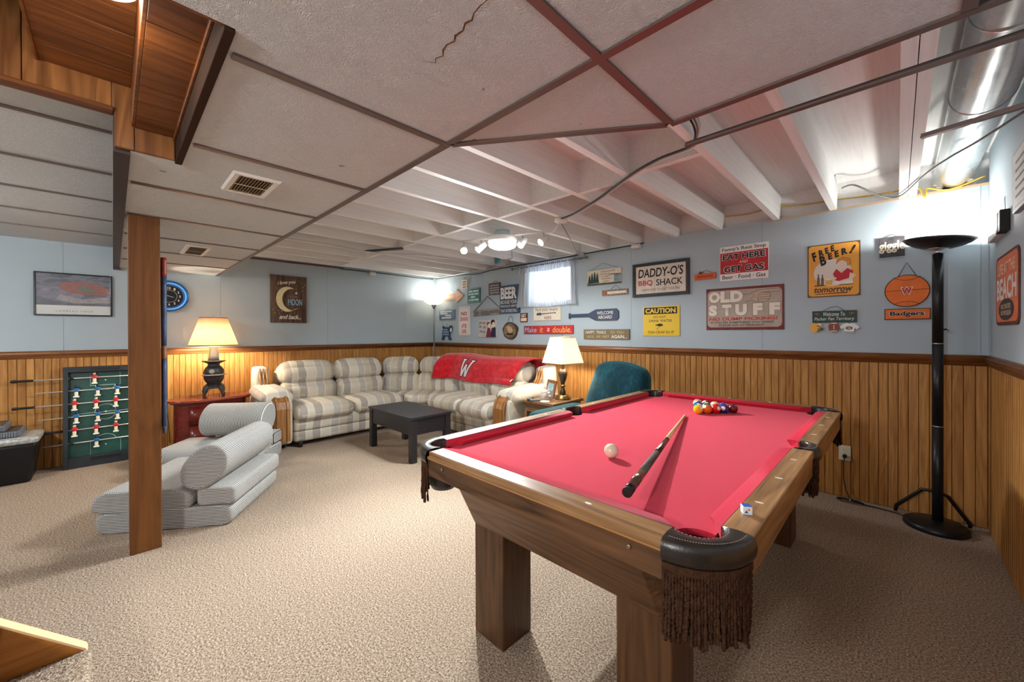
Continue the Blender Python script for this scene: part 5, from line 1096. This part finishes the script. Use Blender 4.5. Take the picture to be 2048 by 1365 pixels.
lettering(t, "Fanny's Rest Stop", 0, .125, .345, .04, K, -.0085, .012); lettering(t, 'EAT HERE', 0, .058, .345, .056, WH, -.0094, .06); lettering(t, 'EAT HERE', 0, .058, .335, .05, K, -.0098, .03); lettering(t, 'AND', 0, .006, .07, .024, WH, -.0094, .0, .3); lettering(t, 'GET GAS', 0, -.052, .325, .062, WH, -.0094, .06); lettering(t, 'GET GAS', 0, -.052, .315, .055, K, -.0098, .03); lettering(t, 'Beer · Food · Gas', 0, -.123, .34, .036, K, -.0085, .012)
t = on_back('old_stuff_sign', 'rusty wide sign reading OLD STUFF with a pointing hand', 'sign', -1.286, -.674, 1.294, 1.677); board(t, mat('rust_edge', (112, 48, 44), .7, var=(20, .3)), .006, 0, .001); field(t, mat('sign_taupe', (172, 160, 148), .65, var=(7, .12)), -.296, .292, -.168, .17, -.006, 'panel', .035)
for s_, x, z, wd, ht in (('O', -.235, .11, .1, .105), ('L', -.145, .11, .08, .105), ('D', -.05, .11, .105, .105), ('S', -.248, -.012, .075, .105), ('T', -.13, -.012, .08, .105), ('U', -.015, -.012, .095, .105), ('F', .115, -.012, .075, .105), ('F', .24, -.012, .08, .105)):
    lettering(t, s_, x, z, wd + .006, ht + .006, BR, -.0072, .085); lettering(t, s_, x, z, wd, ht, mat('print_ivory', (228, 222, 206), .65), -.0077, .075)
lettering(t, 'NO DUMP PICKING!', -.01, -.092, .54, .028, mat('print_brick', (190, 70, 54), .65), -.0074, .035); lettering(t, 'IF YOU SEE SOMETHING YOU WANT', -.015, -.124, .5, .017, BR, -.0074, .02); lettering(t, 'PLEASE ASK ATTENDANT', -.015, -.149, .36, .017, BR, -.0074, .02)
shape(t, 'hand', [(.05, .10), (.075, .135), (.13, .155), (.27, .158), (.28, .145), (.27, .135), (.2, .13), (.205, .118), (.21, .1), (.205, .08), (.195, .06), (.16, .05), (.1, .055), (.065, .07)], mat('hand_tan', (184, 166, 146), .65), -.0072)
for pts in ([(.0, .125), (.05, .12), (.075, .135), (.13, .155), (.27, .158), (.28, .145), (.27, .135), (.14, .132)], [(.02, .055), (.065, .07), (.1, .055), (.16, .05), (.195, .06)], [(.13, .11), (.2, .118)], [(.125, .09), (.205, .095)], [(.12, .072), (.2, .075)], [(.12, .055), (.115, .1), (.14, .132), (.2, .13), (.21, .11), (.205, .08), (.195, .06)], [(.06, .085), (.09, .1), (.08, .12)]): line(t, 'drawn_line', pts, BR, -.0082, .0012)
# --- right group
t = on_back('free_beer_sign', 'amber sign reading FREE BEER tomorrow with a waitress drawing', 'sign', -.516, -.197, 1.548, 1.962); board(t, mat('sign_edge_brown', (96, 70, 50), .6), .006, 0, .001); field(t, mat('sign_amber', (226, 158, 58), .55, var=(6, .06)), -.152, .152, -.2, .2, -.006, 'panel', .022)
shape(t, 'pale_circle', el(-.005, -.02, .115, .105, 32), mat('pale_disc', (218, 210, 200), .6), -.0072)
for s_, x, z, wd, ht, tl in (('F', -.115, .115, .035, .07, .35), ('R', -.075, .14, .032, .05, .3), ('E', -.038, .155, .028, .047, .28), ('E', -.003, .168, .028, .047, .25), ('B', -.065, .078, .042, .075, .3), ('E', -.018, .108, .032, .05, .28), ('E', .022, .122, .032, .05, .26), ('R', .064, .135, .036, .05, .25), ('!', .115, .145, .022, .07, -.3)): lettering(t, s_, x, z, wd, ht, K, -.0082, .05, .2, 1, tl)
lettering(t, 'tomorrow', -.0, -.152, .235, .042, BR, -.0072, .03, .25); part('underline', MB().prism([(-.11, -.182), (.09, -.175), (.085, -.185), (-.11, -.187)][::-1], -.0072, -.0064, 'y'), BR, t)
shape(t, 'skirt', [(.0, -.115), (.12, -.115), (.11, -.06), (.02, -.07)], WH, -.0079); shape(t, 'blouse', [(.015, -.085), (.0, -.03), (.02, .005), (.05, -.03), (.085, .005), (.12, -.02), (.1, -.075), (.06, -.095)], R_, -.0082); shape(t, 'arm', [(-.06, -.045), (-.055, -.06), (.02, -.075), (.02, -.06)], mat('skin_print', (228, 204, 186), .6), -.0084); shape(t, 'arm', [(.1, -.03), (.135, -.05), (.11, -.085), (.04, -.1), (.04, -.088), (.095, -.072)], MATS['skin_print'], -.0084); shape(t, 'neck', [(.04, .0), (.05, -.03), (.065, .0), (.06, .03), (.045, .03)], MATS['skin_print'], -.0085); shape(t, 'face', el(.05, .045, .023, .03), MATS['skin_print'], -.0088); shape(t, 'hair', [(.02, .04), (.025, .075), (.06, .09), (.1, .075), (.105, .03), (.085, .02), (.08, .06), (.05, .068), (.03, .055)], mat('hair_amber', (206, 140, 50), .6), -.0091); line(t, 'drawn_line', [(.02, .04), (.025, .075), (.06, .09), (.1, .075), (.105, .03)], K, -.0095, .0012)
for x, h in ((-.09, .09), (-.065, .085)): shape(t, 'bottle', [(x - .009, -.115), (x + .009, -.115), (x + .009, -.115 + h * .6), (x + .004, -.115 + h * .75), (x + .004, -.115 + h), (x - .004, -.115 + h), (x - .004, -.115 + h * .75), (x - .009, -.115 + h * .6)], mat('bottle_print', (112, 92, 76), .6), -.008)
shape(t, 'mug', [(-.045, -.115), (-.005, -.115), (-.003, -.07), (-.047, -.07)], mat('mug_gold', (222, 170, 80), .6), -.0081); shape(t, 'foam', el(-.025, -.067, .025, .012), WH, -.0083); part('bar_top', MB().box(-.115, .12, -.0078, -.0072, -.12, -.113), K, t)
t = on_back('fan_territory_sign', 'green hanging sign with helmet, football and jersey cut-outs below', 'sign', -.485, -.217, 1.345, 1.437); GRB = mat('sign_forest', (18, 62, 46), .5); board(t, GRB, .012, 0, .0015)
lettering(t, 'Welcome To', 0, .02, .13, .03, WH, -.0125, .0, .2); lettering(t, 'Packer Fan Territory', 0, -.02, .24, .032, WH, -.0125, 0, .2)
FB = mat('football_brown', (128, 62, 34), .5)
for x in (-.105, .105): shape(t, 'small_football', el(x, .024, .018, .009, 14), FB, -.0126); line(t, 'lace', [(x - .005, .024), (x + .005, .024)], WH, -.0136, .0008)
wire(t, [(-.07, -.008, .045), (-.02, -.006, .075), (.02, -.006, .08), (.06, -.008, .045)], TWINE, .002)
h_ = part('helmet', MB().prism([(-.135, -.05), (-.115, -.052), (-.078, -.055), (-.072, -.075), (-.078, -.09), (-.1, -.105), (-.108, -.122), (-.125, -.125), (-.142, -.11), (-.15, -.085), (-.146, -.065)], -.012, 0, 'y'), mat('helmet_gold', (220, 160, 40), .4), t)
sub('stripe', MB().prism([(-.108, -.052), (-.085, -.053), (-.078, -.068), (-.09, -.06)], -.0128, -.012, 'y'), WH, h_); sub('face_mask', MB().tube([(-.1, -.078), (-.075, -.09), (-.062, -.1)] and [(-.105, -.014, -.07), (-.085, -.014, -.078), (-.068, -.014, -.105), (-.1, -.014, -.112)], .003, 5).tube([(-.1, -.014, -.095), (-.066, -.014, -.095)], .003, 5), GRB, h_)
f_ = part('football', MB().prism([(.0 + .034 * math.cos(a), -.082 + .04 * math.sin(a)) for a in [2 * PI * i / 20 for i in range(20)]][::-1], -.014, 0, 'y'), FB, t)
for z in (-.052, -.112): sub('stripe', MB().box(-.018, .018, -.0146, -.014, z - .003, z + .003), WH, f_)
sub('laces', MB().box(-.002, .002, -.0146, -.014, -.098, -.066), WH, f_)
j_ = part('jersey', MB().prism([(.062, -.125), (.118, -.125), (.12, -.09), (.135, -.1), (.15, -.085), (.125, -.058), (.105, -.052), (.09, -.058), (.076, -.052), (.058, -.058), (.034, -.08), (.046, -.097), (.062, -.088)], -.012, 0, 'y'), WH, t)
sub('emblem', MB().prism([(.09 + .02 * math.cos(a), -.09 + .013 * math.sin(a)) for a in [2 * PI * i / 20 for i in range(20)]], -.0128, -.0122, 'y'), GRB, j_); lettering(t, 'G', .09, -.09, .02, .014, WH, -.0132, .03); sub('hem_stripe', MB().box(.063, .117, -.0126, -.012, -.122, -.118), GRB, j_)
for x in (-.11, .0, .09): part('link', MB().tube([(x, -.008, -.046), (x, -.008, -.055)], .0015, 5), TWINE, t)
t = on_back('giggle_sign', 'small dark rustic plaque with ornate cream lettering, tied with string', 'sign', -.093, .038, 1.812, 1.95); board(t, mat('rustic_dark', (70, 66, 70), .8, var=(24, .7)), .02, 0, .002); lettering(t, 'giggle', -.0, .0, .135, .085, CRM, -.0208, .03, .0); wire(t, [(-.04, -.012, .066), (.0, -.006, .092), (.04, -.012, .066)], TWINE, .002)
t = on_back('basketball_sign', 'orange basketball cut-out sign over an orange name plank', 'sign', -.066, .162, 1.357, 1.67); EDGE = mat('scorched_edge', (66, 46, 34), .8)
z_c = .047
part('ball', MB().prism(el(0, z_c, .114, .114, 40)[:-1], -.012, 0, 'y'), EDGE, t); shape(t, 'ball_face', el(0, z_c, .109, .109, 40)[:-1], OR_, -.0121)
for pts in (arc(0, z_c + .19, .115, 235, 305, 14), arc(0, z_c - .19, .115, 55, 125, 14), [(-.109, z_c + .002), (.109, z_c + .006)]): line(t, 'seam', pts, EDGE, -.0132, .0014)
wire(t, [(-.045, -.008, z_c + .1), (0, -.004, z_c + .2), (.048, -.008, z_c + .1)], K, .0022)
for s_, m_, b in (('W', WH, .06), ('W', R_, .03)): lettering(t, s_, .0, z_c, .062 if s_ and b > .05 else .052, .055 if b > .05 else .046, m_, -.0138 if b > .05 else -.0142, b)
part('name_plank', MB().box(-.114, .116, -.012, 0, -.156, -.078), EDGE, t, .001); field(t, OR_, -.109, .111, -.151, -.083, -.012, 'plank_face'); lettering(t, 'Badgers', 0, -.117, .178, .044, WH, -.0134, .055); lettering(t, 'Badgers', 0, -.117, .172, .04, K, -.0138, .035)
# --- right wall (own frame: x right = towards the camera)
def on_right(nm, label, cat, ya, yb, z0, z1):
    t = thing(nm, label, cat, (XC, (ya + yb) / 2, (z0 + z1) / 2), -PI / 2, 'signs on the right wall'); t['_h'] = [abs(ya - yb) / 2, (z1 - z0) / 2]; return t
t = on_right('beach_sign', 'tall orange metal sign with a black oval on the right wall', 'sign', 3.636, 3.03, 1.305, 1.692); board(t, mat('rust_dark', (96, 54, 44), .7, var=(18, .3)), .006, .05); field(t, mat('sign_coral', (220, 118, 76), .6, var=(9, .12)), -.28, .285, -.175, .178, -.006, 'panel', .045)
lettering(t, 'LIFE AT THE', -.0, .115, .45, .06, mat('print_sand', (226, 200, 170), .65), -.0075, .02); lettering(t, 'BEACH', 0, .005, .52, .12, WH, -.0075, .03); shape(t, 'oval', el(-.0, -.11, .2, .058, 28), mat('oval_charcoal', (58, 52, 52), .6), -.0075); lettering(t, 'NO SHOES', 0, -.093, .26, .026, MATS['print_sand'], -.0088, .01); lettering(t, 'NO PROBLEM', 0, -.128, .26, .026, MATS['print_sand'], -.0088, .01)
t = on_right('boxed_sign', 'white block sign with a black bound edge high on the right wall', 'sign', 3.71, 3.27, 1.80, 1.905); part('block', MB().box(-.22, .10, -.03, 0, -.05, .05), WH, t, .002); part('bound_edge', MB().box(.10, .15, -.036, 0, -.052, .06), K, t, .004); part('bound_edge', MB().box(.165, .22, -.036, 0, -.052, .06), K, t, .004); wire(t, [(-.1, -.01, .05), (.1, -.004, .15), (.16, -.01, .06)], STEEL)
t = on_right('pale_print', 'pale grey framed print at the right edge of the picture', 'picture', 3.07, 2.62, 1.84, 2.13); board(t, mat('pale_frame', (150, 152, 154), .5), .02); field(t, mat('pale_lines', (206, 206, 204), .6, var=(24, .12)), -.205, .205, -.125, .125, -.02)
for z in (.08, .04, 0, -.04, -.08): part('printed_line', MB().box(-.15, .15, -.0215, -.0208, z - .006, z + .006), GREY, t)
# ================================================================ black torchiere on the right
tx, ty = .187, 3.74
t = thing('black_torchiere', 'tall black torchiere floor lamp with a wide dish in the right corner', 'floor lamp', (tx, ty, 0)); BM = mat('satin_black_metal', (26, 27, 30), .38, .3, .5); SV = mat('silver_ring', (196, 198, 200), .2, .95)
part('base', MB().lathe([(.148, 0), (.152, .006), (.15, .03), (.135, .04), (.02, .048)], 48, (tx - .01, ty - .02)), BM, t)
for z0, z1 in ((.04, .655), (.661, 1.19), (1.196, 1.775)): part('pole_section', MB().lathe([(.0265, z0), (.0265, z1)], 24, (tx, ty)), BM, t)
for z in (.655, 1.19): part('ring', MB().lathe([(.0275, z), (.0275, z + .007)], 24, (tx, ty)), SV, t)
part('neck', MB().lathe([(.012, 1.775), (.016, 1.785), (.01, 1.795), (.05, 1.802), (.055, 1.812), (.02, 1.815)], 28, (tx, ty)), SV, t)
part('dimmer_knob', MB().lathe([(.006, 0), (.006, .016), (.0095, .018), (.0095, .026)], 12).xf(Matrix.Translation((tx + .024, ty, 1.285)) @ Matrix.Rotation(PI / 2, 4, 'Y')), SV, t)
DP = [(.03, -.030), (.07, -.026), (.11, -.012), (.145, .008), (.166, .028)]
o = part('dish', MB().lathe(DP, 48, caps=False).xf(Matrix.Translation((tx, ty, 1.838)) @ Matrix.Rotation(.10, 4, 'Y')), BM, t); so = o.modifiers.new('t', 'SOLIDIFY'); so.thickness = .003; so.offset = 1
part('bulb', MB().tube([(tx - .03, ty, 1.84), (tx + .03, ty, 1.84)], .008, 8), emit('halogen', (255, 248, 235), 14), t)
point('black_torchiere_light', (tx, ty, 1.866), L_TORCH_DARK, (1, .96, .90), .03)
HB = [(-.01, 3.86, .012), (-.005, 3.86, .05), (.12, 3.80, .215), (.19, 3.78, .22), (.235, 3.79, .20), (.335, 3.84, .03), (.33, 3.84, .012)]
part('wire_stand', MB().tube(HB, .011, 10), BM, t)
# ---------------------------------------------------------------- outlet with lamp cord
t = thing('wall_outlet', 'ivory duplex wall outlet on the wainscot right of the pool table', 'outlet', (-.287, YB - .0035, .343), 0)
IV = mat('outlet_ivory', (226, 222, 200), .4)
part('plate', MB().box(-.036, .036, -.006, 0, -.057, .057), IV, t, .003)
for z in (.02, -.02):
    k = part('socket', MB().prism(el(0, z, .017, .0145, 16), -.0075, -.006, 'y'), IV, t)
    for x, h in ((-.006, .005), (.006, .004)): sub('slot', MB().box(x - .001, x + .001, -.0079, -.0074, z + .001, z + .001 + 2 * h), K, k)
part('screw', MB().ball((0, -.006, 0), .0028, 8, 6), SV, t)
t = thing('lamp_cord', 'black lamp cord coiled on the carpet under the outlet', 'cord', (-.287, YB - .05, 0)); BR_ = MATS['black_rubber']
part('plug', MB().cushion((-.287, YB - .022, .322), (.024, .036, .026), .008, 6), BR_, t)
part('wire', MB().tube([(-.287, YB - .035, .312), (-.292, YB - .04, .27), (-.292, YB - .03, .15), (-.28, YB - .03, .07), (-.255, YB - .06, .02), (-.22, YB - .09, .006), (-.16, YB - .09, .006), (-.05, YB - .10, .006), (.0, YB - .11, .006), (.03, YB - .135, .006)], .0035, 8), BR_, t)
cp = []
for i in range(61): a = i / 60 * 5.2 * PI; cp.append((-.25 + (.075 - .004 * math.sin(a * 3)) * math.cos(a), YB - .095 + .022 * math.sin(a) + .006 * math.sin(a * .4), .008 + .010 * i / 60))
part('coil', MB().tube(cp, .0035, 6), BR_, t); part('twist_tie', MB().tube([(-.25, YB - .12, .012), (-.25, YB - .09, .026), (-.25, YB - .06, .012)], .004, 6), mat('tie_grey', (150, 150, 146), .5), t)
# ---------------------------------------------------------------- round duct
def galv():
    t_ = NT('galvanised_steel'); v = t_.n('ShaderNodeTexVoronoi'); v.inputs['Scale'].default_value = 45; t_.put(v.inputs[0], t_.obj()); n = t_.noise(t_.obj(), 8, 3)
    t_.set(t_.mix(.5, t_.ramp(v.outputs['Distance'], [(.0, lin((196, 198, 198))), (.8, lin((226, 228, 228)))]), lin((214, 216, 216))), t_.math('MULTIPLY_ADD', n, .18, .16), .95); return t_.m
GV = galv(); dx, dz = .268, 2.33
t = thing('round_duct', 'shiny galvanised round air duct running under the floor above', 'duct', (dx, 2.2, dz))
def pipe(y0, y1, r): return MB().lathe([(r, 0), (r, y1 - y0)], 40, caps=False).xf(Matrix.Translation((dx, y0, dz)) @ Matrix.Rotation(-PI / 2, 4, 'X'))
part('pipe', pipe(2.6, 3.98, .096), GV, t); part('sleeve', pipe(.2, 2.68, .1005), GV, t)
for y, r in ((2.68, .1005), (1.75, .1015), (2.0, .1015)): part('seam_ring', MB().tube([(dx + r * math.cos(a), y, dz + r * math.sin(a)) for a in [2 * PI * i / 40 for i in range(41)]], .0028, 6, False), GV, t)
for i in range(10): 
    a = math.radians(190 + i * 17); part('flange_tab', MB().box(-.017, .017, 0, .002, 0, .07).xf(Matrix.Translation((dx + .096 * math.cos(a), 3.945, dz + .096 * math.sin(a))) @ Matrix.Rotation(a + PI / 2 + PI, 4, 'Y')), mat('foil_tab', (206, 204, 198), .4, .3), t)
part('draw_band', MB().box(dx - .1, dx + .1, 3.95, 3.956, 2.228, 2.25), mat('foil_tab', (206, 204, 198), .4, .3), t)
# ---------------------------------------------------------------- ceiling vents
def vent(label, x0, x1, y0, y1):
    t = thing('ceiling_vent', label, 'vent', ((x0 + x1) / 2, (y0 + y1) / 2, ZC - .0005), None, 'ceiling vents'); z = ZC - .0008
    W_ = mat('vent_white', (224, 222, 216), .5); e = .028
    m = MB(); a = [(x0, y0), (x1, y0), (x1, y1), (x0, y1)]; b = [(x0 + e, y0 + e), (x1 - e, y0 + e), (x1 - e, y1 - e), (x0 + e, y1 - e)]
    m.add([(x, y, z) for x, y in a] + [(x + (.008 if x == x0 else -.008), y + (.008 if y == y0 else -.008), z - .010) for x, y in a] + [(x, y, z - .008) for x, y in b] + [(x, y, z) for x, y in b], [(i, (i + 1) % 4, (i + 1) % 4 + 4, i + 4) for i in range(4)] + [(i + 4, (i + 1) % 4 + 4, (i + 1) % 4 + 8, i + 8) for i in range(4)] + [(i + 8, (i + 1) % 4 + 8, (i + 1) % 4 + 12, i + 12) for i in range(4)])
    part('frame', m, W_, t); part('backing', MB().box(x0 + e, x1 - e, y0 + e, y1 - e, z - .0012, z - .0004), mat('vent_shadow', (70, 56, 40), .8), t)
    n = 11
    for i in range(n):
        y = y0 + e + (y1 - y0 - 2 * e) * (i + .5) / n; part('louver', MB().box(x0 + e, x1 - e, -.004, .004, -.0006, .0006).xf(Matrix.Translation((0, y, z - .005)) @ Matrix.Rotation(.7, 4, 'X')), mat('vent_tan', (150, 128, 92), .6), t)
    part('bar', MB().box((x0 + x1) / 2 - .003, (x0 + x1) / 2 + .003, y0 + e, y1 - e, z - .0095, z - .0085), W_, t)
vent('nearer white framed ceiling vent with tan louvers', -2.29, -2.0, .36, .545); vent('farther white framed ceiling vent above the neon clock', -4.36, -3.92, .40, .565)
# ---------------------------------------------------------------- track light with drum lamp
tc = Vector((-2.545, 2.42)); P0, P1 = Vector((-2.985, 2.36, 2.155)), Vector((-2.23, 2.70, 2.175))
t = thing('track_light', 'white four-head track light with a round glowing drum in its middle', 'track light', (-2.6, 2.53, 2.2)); WM = mat('white_enamel', (232, 232, 230), .35)
def lerp(k): return P0 + (P1 - P0) * k
part('track', MB().tube([tuple(P0), tuple(P1)], .010, 8), WM, t)
cc = lerp(.5)
part('canopy', MB().lathe([(.07, 2.218), (.07, 2.165), (.055, 2.16)], 32, (cc.x, cc.y)), mat('canopy_grey', (172, 186, 186), .4), t)
part('drum', MB().lathe([(.125, 2.16), (.135, 2.15), (.135, 2.115), (.125, 2.11)], 40, (cc.x, cc.y)), WM, t)
part('diffuser', MB().lathe([(.125, 2.11), (.127, 2.085), (.12, 2.07), (.09, 2.056), (.0005, 2.05)], 40, (cc.x, cc.y)), emit('lit_diffuser', (250, 253, 255), 9), t)
part('diffuser_ring', MB().tube([(cc.x + .1285 * math.cos(a), cc.y + .1285 * math.sin(a), 2.085) for a in [2 * PI * i / 40 for i in range(41)]], .003, 6, False), WM, t)
aims = [(.02, (-1.2, 1.0, .6), 2.2), (.24, (-3.6, .4, .2), .8), (.74, (-2.6, .6, 0), .35), (.98, (-2.9, .2, .2), .35)]
for k, aim, pw in aims:
    p = lerp(k); hp = p + Vector((0, 0, -.075)); d = (Vector(aim) - hp).normalized()
    h = part('lamp_head', MB().tube([tuple(hp - d * .05), tuple(hp + d * .035), tuple(hp + d * .045)], [.026, .033, .033], 20), WM, t)
    sub('stem', MB().tube([tuple(p), tuple(hp)], .006, 8), SV, h)
    sub('lens', MB().tube([tuple(hp + d * .0455), tuple(hp + d * .049)], [.030, .026], 20), emit('lit_lens', (255, 255, 255), 40), h)
    spot('track_spot', tuple(hp + d * .06), aim, L_TRACK * pw, (.93, .99, 1), 108 if pw > 1 else 90, .025, .7)
spot('drum_light', (cc.x, cc.y, 2.04), (cc.x, cc.y, 0), L_DOME, (.95, .99, 1), 172, .10, .35)
# ---------------------------------------------------------------- cables, conduit and small boxes under the joists
CBK, CBG, CBW, CBY = mat('cable_black', (44, 44, 48), .5), mat('cable_grey', (128, 128, 128), .5), mat('cable_white', (206, 206, 202), .5), mat('cable_yellow', (206, 168, 60), .5)
def cable(nm, label, pts, r, m_, cat='cable', grp=None):
    q = [Vector(p) for p in pts]; sm = []
    for i in range(len(q) - 1):
        a, b, c, d = q[max(i - 1, 0)], q[i], q[i + 1], q[min(i + 2, len(q) - 1)]
        for k in range(8): u = k / 8; sm.append(.5 * ((2 * b) + (c - a) * u + (2 * a - 5 * b + 4 * c - d) * u * u + (3 * b - a - 3 * c + d) * u ** 3))
    sm.append(q[-1]); return whole(nm, MB().tube([tuple(p) for p in sm], r, 7), m_, label, cat, group=grp)
for i, (m_, w_, lab) in enumerate(((CBK, 'black', 0), (CBG, 'grey', 0), (CBW, 'white', 0))):
    e = .014 * i
    cable('ceiling_cable', w_ + ' cable in the bundle slung under the joists past the track light', [(-.70 + e, 1.84, 2.30), (-.662 + e, 1.86, 2.21), (-.69, 1.95 + e, 2.197), (-.735, 2.015 + e, 2.197), (-.91, 2.055 + e, 2.205), (-1.084, 2.115 + e, 2.20), (-1.273, 2.22 + e, 2.195), (-1.505, 2.355 + e, 2.19), (-1.785, 2.51 + e, 2.2), (-1.96, 2.57 + e, 2.205)], .0052, m_, 'cable', 'cable bundle')
cable('light_cord', 'white cord looping from the junction box to the track light', [(-1.99, 2.59, 2.195), (-2.06, 2.63, 2.15), (-2.14, 2.68, 2.145), (-2.22, 2.705, 2.165)], .005, CBW)
cable('hanging_cord', 'grey cord dropping from the junction box to the window head', [(-1.99, 2.60, 2.195), (-2.15, 2.92, 2.17), (-2.50, 3.55, 2.165), (-2.70, 3.89, 2.20)], .005, CBG)
cable('sagging_cord', 'thin grey cord sagging from the track light to the back wall', [(-2.62, 2.72, 2.16), (-2.9, 2.95, 2.13), (-3.25, 3.3, 2.15), (-3.6, 3.45, 2.19), (-4.1, 3.8, 2.2)], .005, CBG)
whole('junction_box', MB().lathe([(.055, 0), (.055, -.022), (.045, -.03), (.0005, -.032)], 24), mat('box_white', (226, 226, 222), .5), 'round white junction box under the joists where the cables meet', 'junction box', (-1.99, 2.61, 2.219))
cable('clipped_cable', 'dark cable clipped along the top of the back wall', [(-5.7, 3.915, 2.212), (-5.0, 3.915, 2.205), (-4.6, 3.915, 2.18), (-4.2, 3.915, 2.203), (-3.4, 3.915, 2.2), (-2.6, 3.915, 2.208), (-2.0, 3.915, 2.212), (-1.9, 3.915, 2.218)], .0065, CBK)
cable('grey_conduit', 'pale conduit along the top of the back wall above the curtain', [(-5.72, 3.90, 2.225), (-4.0, 3.90, 2.225), (-2.72, 3.90, 2.222)], .011, mat('conduit_grey', (176, 178, 180), .4, .3), 'conduit')
whole('conduit_box', MB().box(-.04, .04, -.045, 0, -.03, .03), mat('conduit_grey', (176, 178, 180), .4, .3), 'small grey conduit box at the top of the wall above the curtain', 'junction box', (-2.68, YB - .002, 2.20), bevel=.004)
whole('ceiling_sensor', MB().cushion((0, 0, 0), (.10, .06, .045), .014, 6), mat('sensor_white', (214, 214, 210), .5), 'small white box fixed at the wall head left of the BBQ sign', 'sensor', (-1.98, YB - .032, 2.19))
cable('red_pipe', 'thin dark red pipe along the top of the left wall', [(-5.71, .95, 2.212), (-5.71, 1.8, 2.216), (-5.71, 2.35, 2.216)], .011, mat('pipe_red_brown', (110, 66, 56), .5), 'pipe')
cable('black_cable', 'black cable along the top of the left wall to the corner', [(-5.715, 2.3, 2.205), (-5.715, 3.0, 2.208), (-5.715, 3.6, 2.2), (-5.70, 3.87, 2.205)], .007, CBK)
whole('sensor_box', MB().box(-.03, .03, -.045, .045, -.028, .028), mat('sensor_white', (214, 214, 210), .5), 'small grey white box at the top of the left wall', 'sensor', (-5.71, 2.78, 2.178), bevel=.006)
whole('joist_bar', MB().box(-.016, .016, -.24, .24, -.012, .010), mat('bar_grey', (96, 98, 100), .4, .6), 'short dark grey metal bar fixed under the joists left of the track light', 'bracket', (-4.08, 2.12, 2.205), -1.10)
cable('white_conduit', 'thin white conduit running across the joists towards the corner', [(-4.30, .95, 2.207), (-4.25, 1.6, 2.207), (-4.20, 2.0, 2.18), (-4.02, 2.8, 2.207), (-3.9, 3.85, 2.207)], .010, CBW, 'conduit')
whole('blue_box', MB().box(-.06, .06, -.02, .02, -.07, .07), mat('box_blue', (92, 158, 186), .5), 'blue plastic outlet box between the joists near the back wall', 'junction box', (-3.93, 3.70, 2.30), bevel=.008)
cable('yellow_cable', 'yellow cable strung along the rim above the back wall', [(-1.14, 3.985, 2.345), (-.95, 3.98, 2.33), (-.76, 3.985, 2.345), (-.55, 3.985, 2.32), (-.33, 3.985, 2.31), (-.15, 3.985, 2.295), (.0, 3.96, 2.285), (.10, 3.925, 2.27), (.122, 3.915, 2.225), (.135, 3.91, 2.195), (.142, 3.91, 2.225), (.15, 3.92, 2.255), (.25, 3.925, 2.222), (.40, 3.92, 2.27)], .0055, CBY)
cable('grey_cable', 'grey cable drooping from the rim past the round duct', [(-.30, 3.9, 2.37), (-.22, 3.75, 2.33), (-.09, 3.82, 2.24), (.012, 3.80, 2.205), (.119, 3.40, 2.21), (.2, 3.15, 2.205), (.287, 2.95, 2.20), (.395, 2.75, 2.22)], .006, CBG)
cable('pale_cable', 'pale cable looping across the joists beside the round duct', [(.02, 1.42, 2.02), (.06, 1.5, 2.10), (.12, 1.62, 2.19), (.22, 1.75, 2.21), (.34, 1.72, 2.20), (.41, 1.6, 2.22)], .006, CBG)
# ---------------------------------------------------------------- two added ceiling lamps, unseen behind the camera, to brighten the room
t = thing('unseen_fill_lamp', 'added round white fill lamp, unseen behind the viewer near the stair', 'ceiling light', (-.55, -1.5, ZC))
part('base', MB().lathe([(.16, ZC), (.16, ZC - .03)], 32, (-.55, -1.5)), WM, t); part('diffuser', MB().lathe([(.15, ZC - .03), (.15, ZC - .06), (.1, ZC - .09), (.0005, ZC - .1)], 32, (-.55, -1.5)), MATS['lit_diffuser'], t)
point('rear_fill_light', (-.55, -1.5, ZC - .16), L_REAR_FILL, (1, .985, .97), .12)
t = thing('unseen_fill_lamp', 'added round white fill lamp, unseen behind the viewer at the left side', 'ceiling light', (-3.9, -1.7, ZL))
part('base', MB().lathe([(.16, ZL), (.16, ZL - .03)], 32, (-3.9, -1.7)), WM, t); part('diffuser', MB().lathe([(.15, ZL - .03), (.15, ZL - .06), (.1, ZL - .09), (.0005, ZL - .1)], 32, (-3.9, -1.7)), MATS['lit_diffuser'], t)
point('rear_fill_light', (-3.9, -1.7, ZL - .16), L_REAR_FILL * .6, (1, .985, .97), .12)
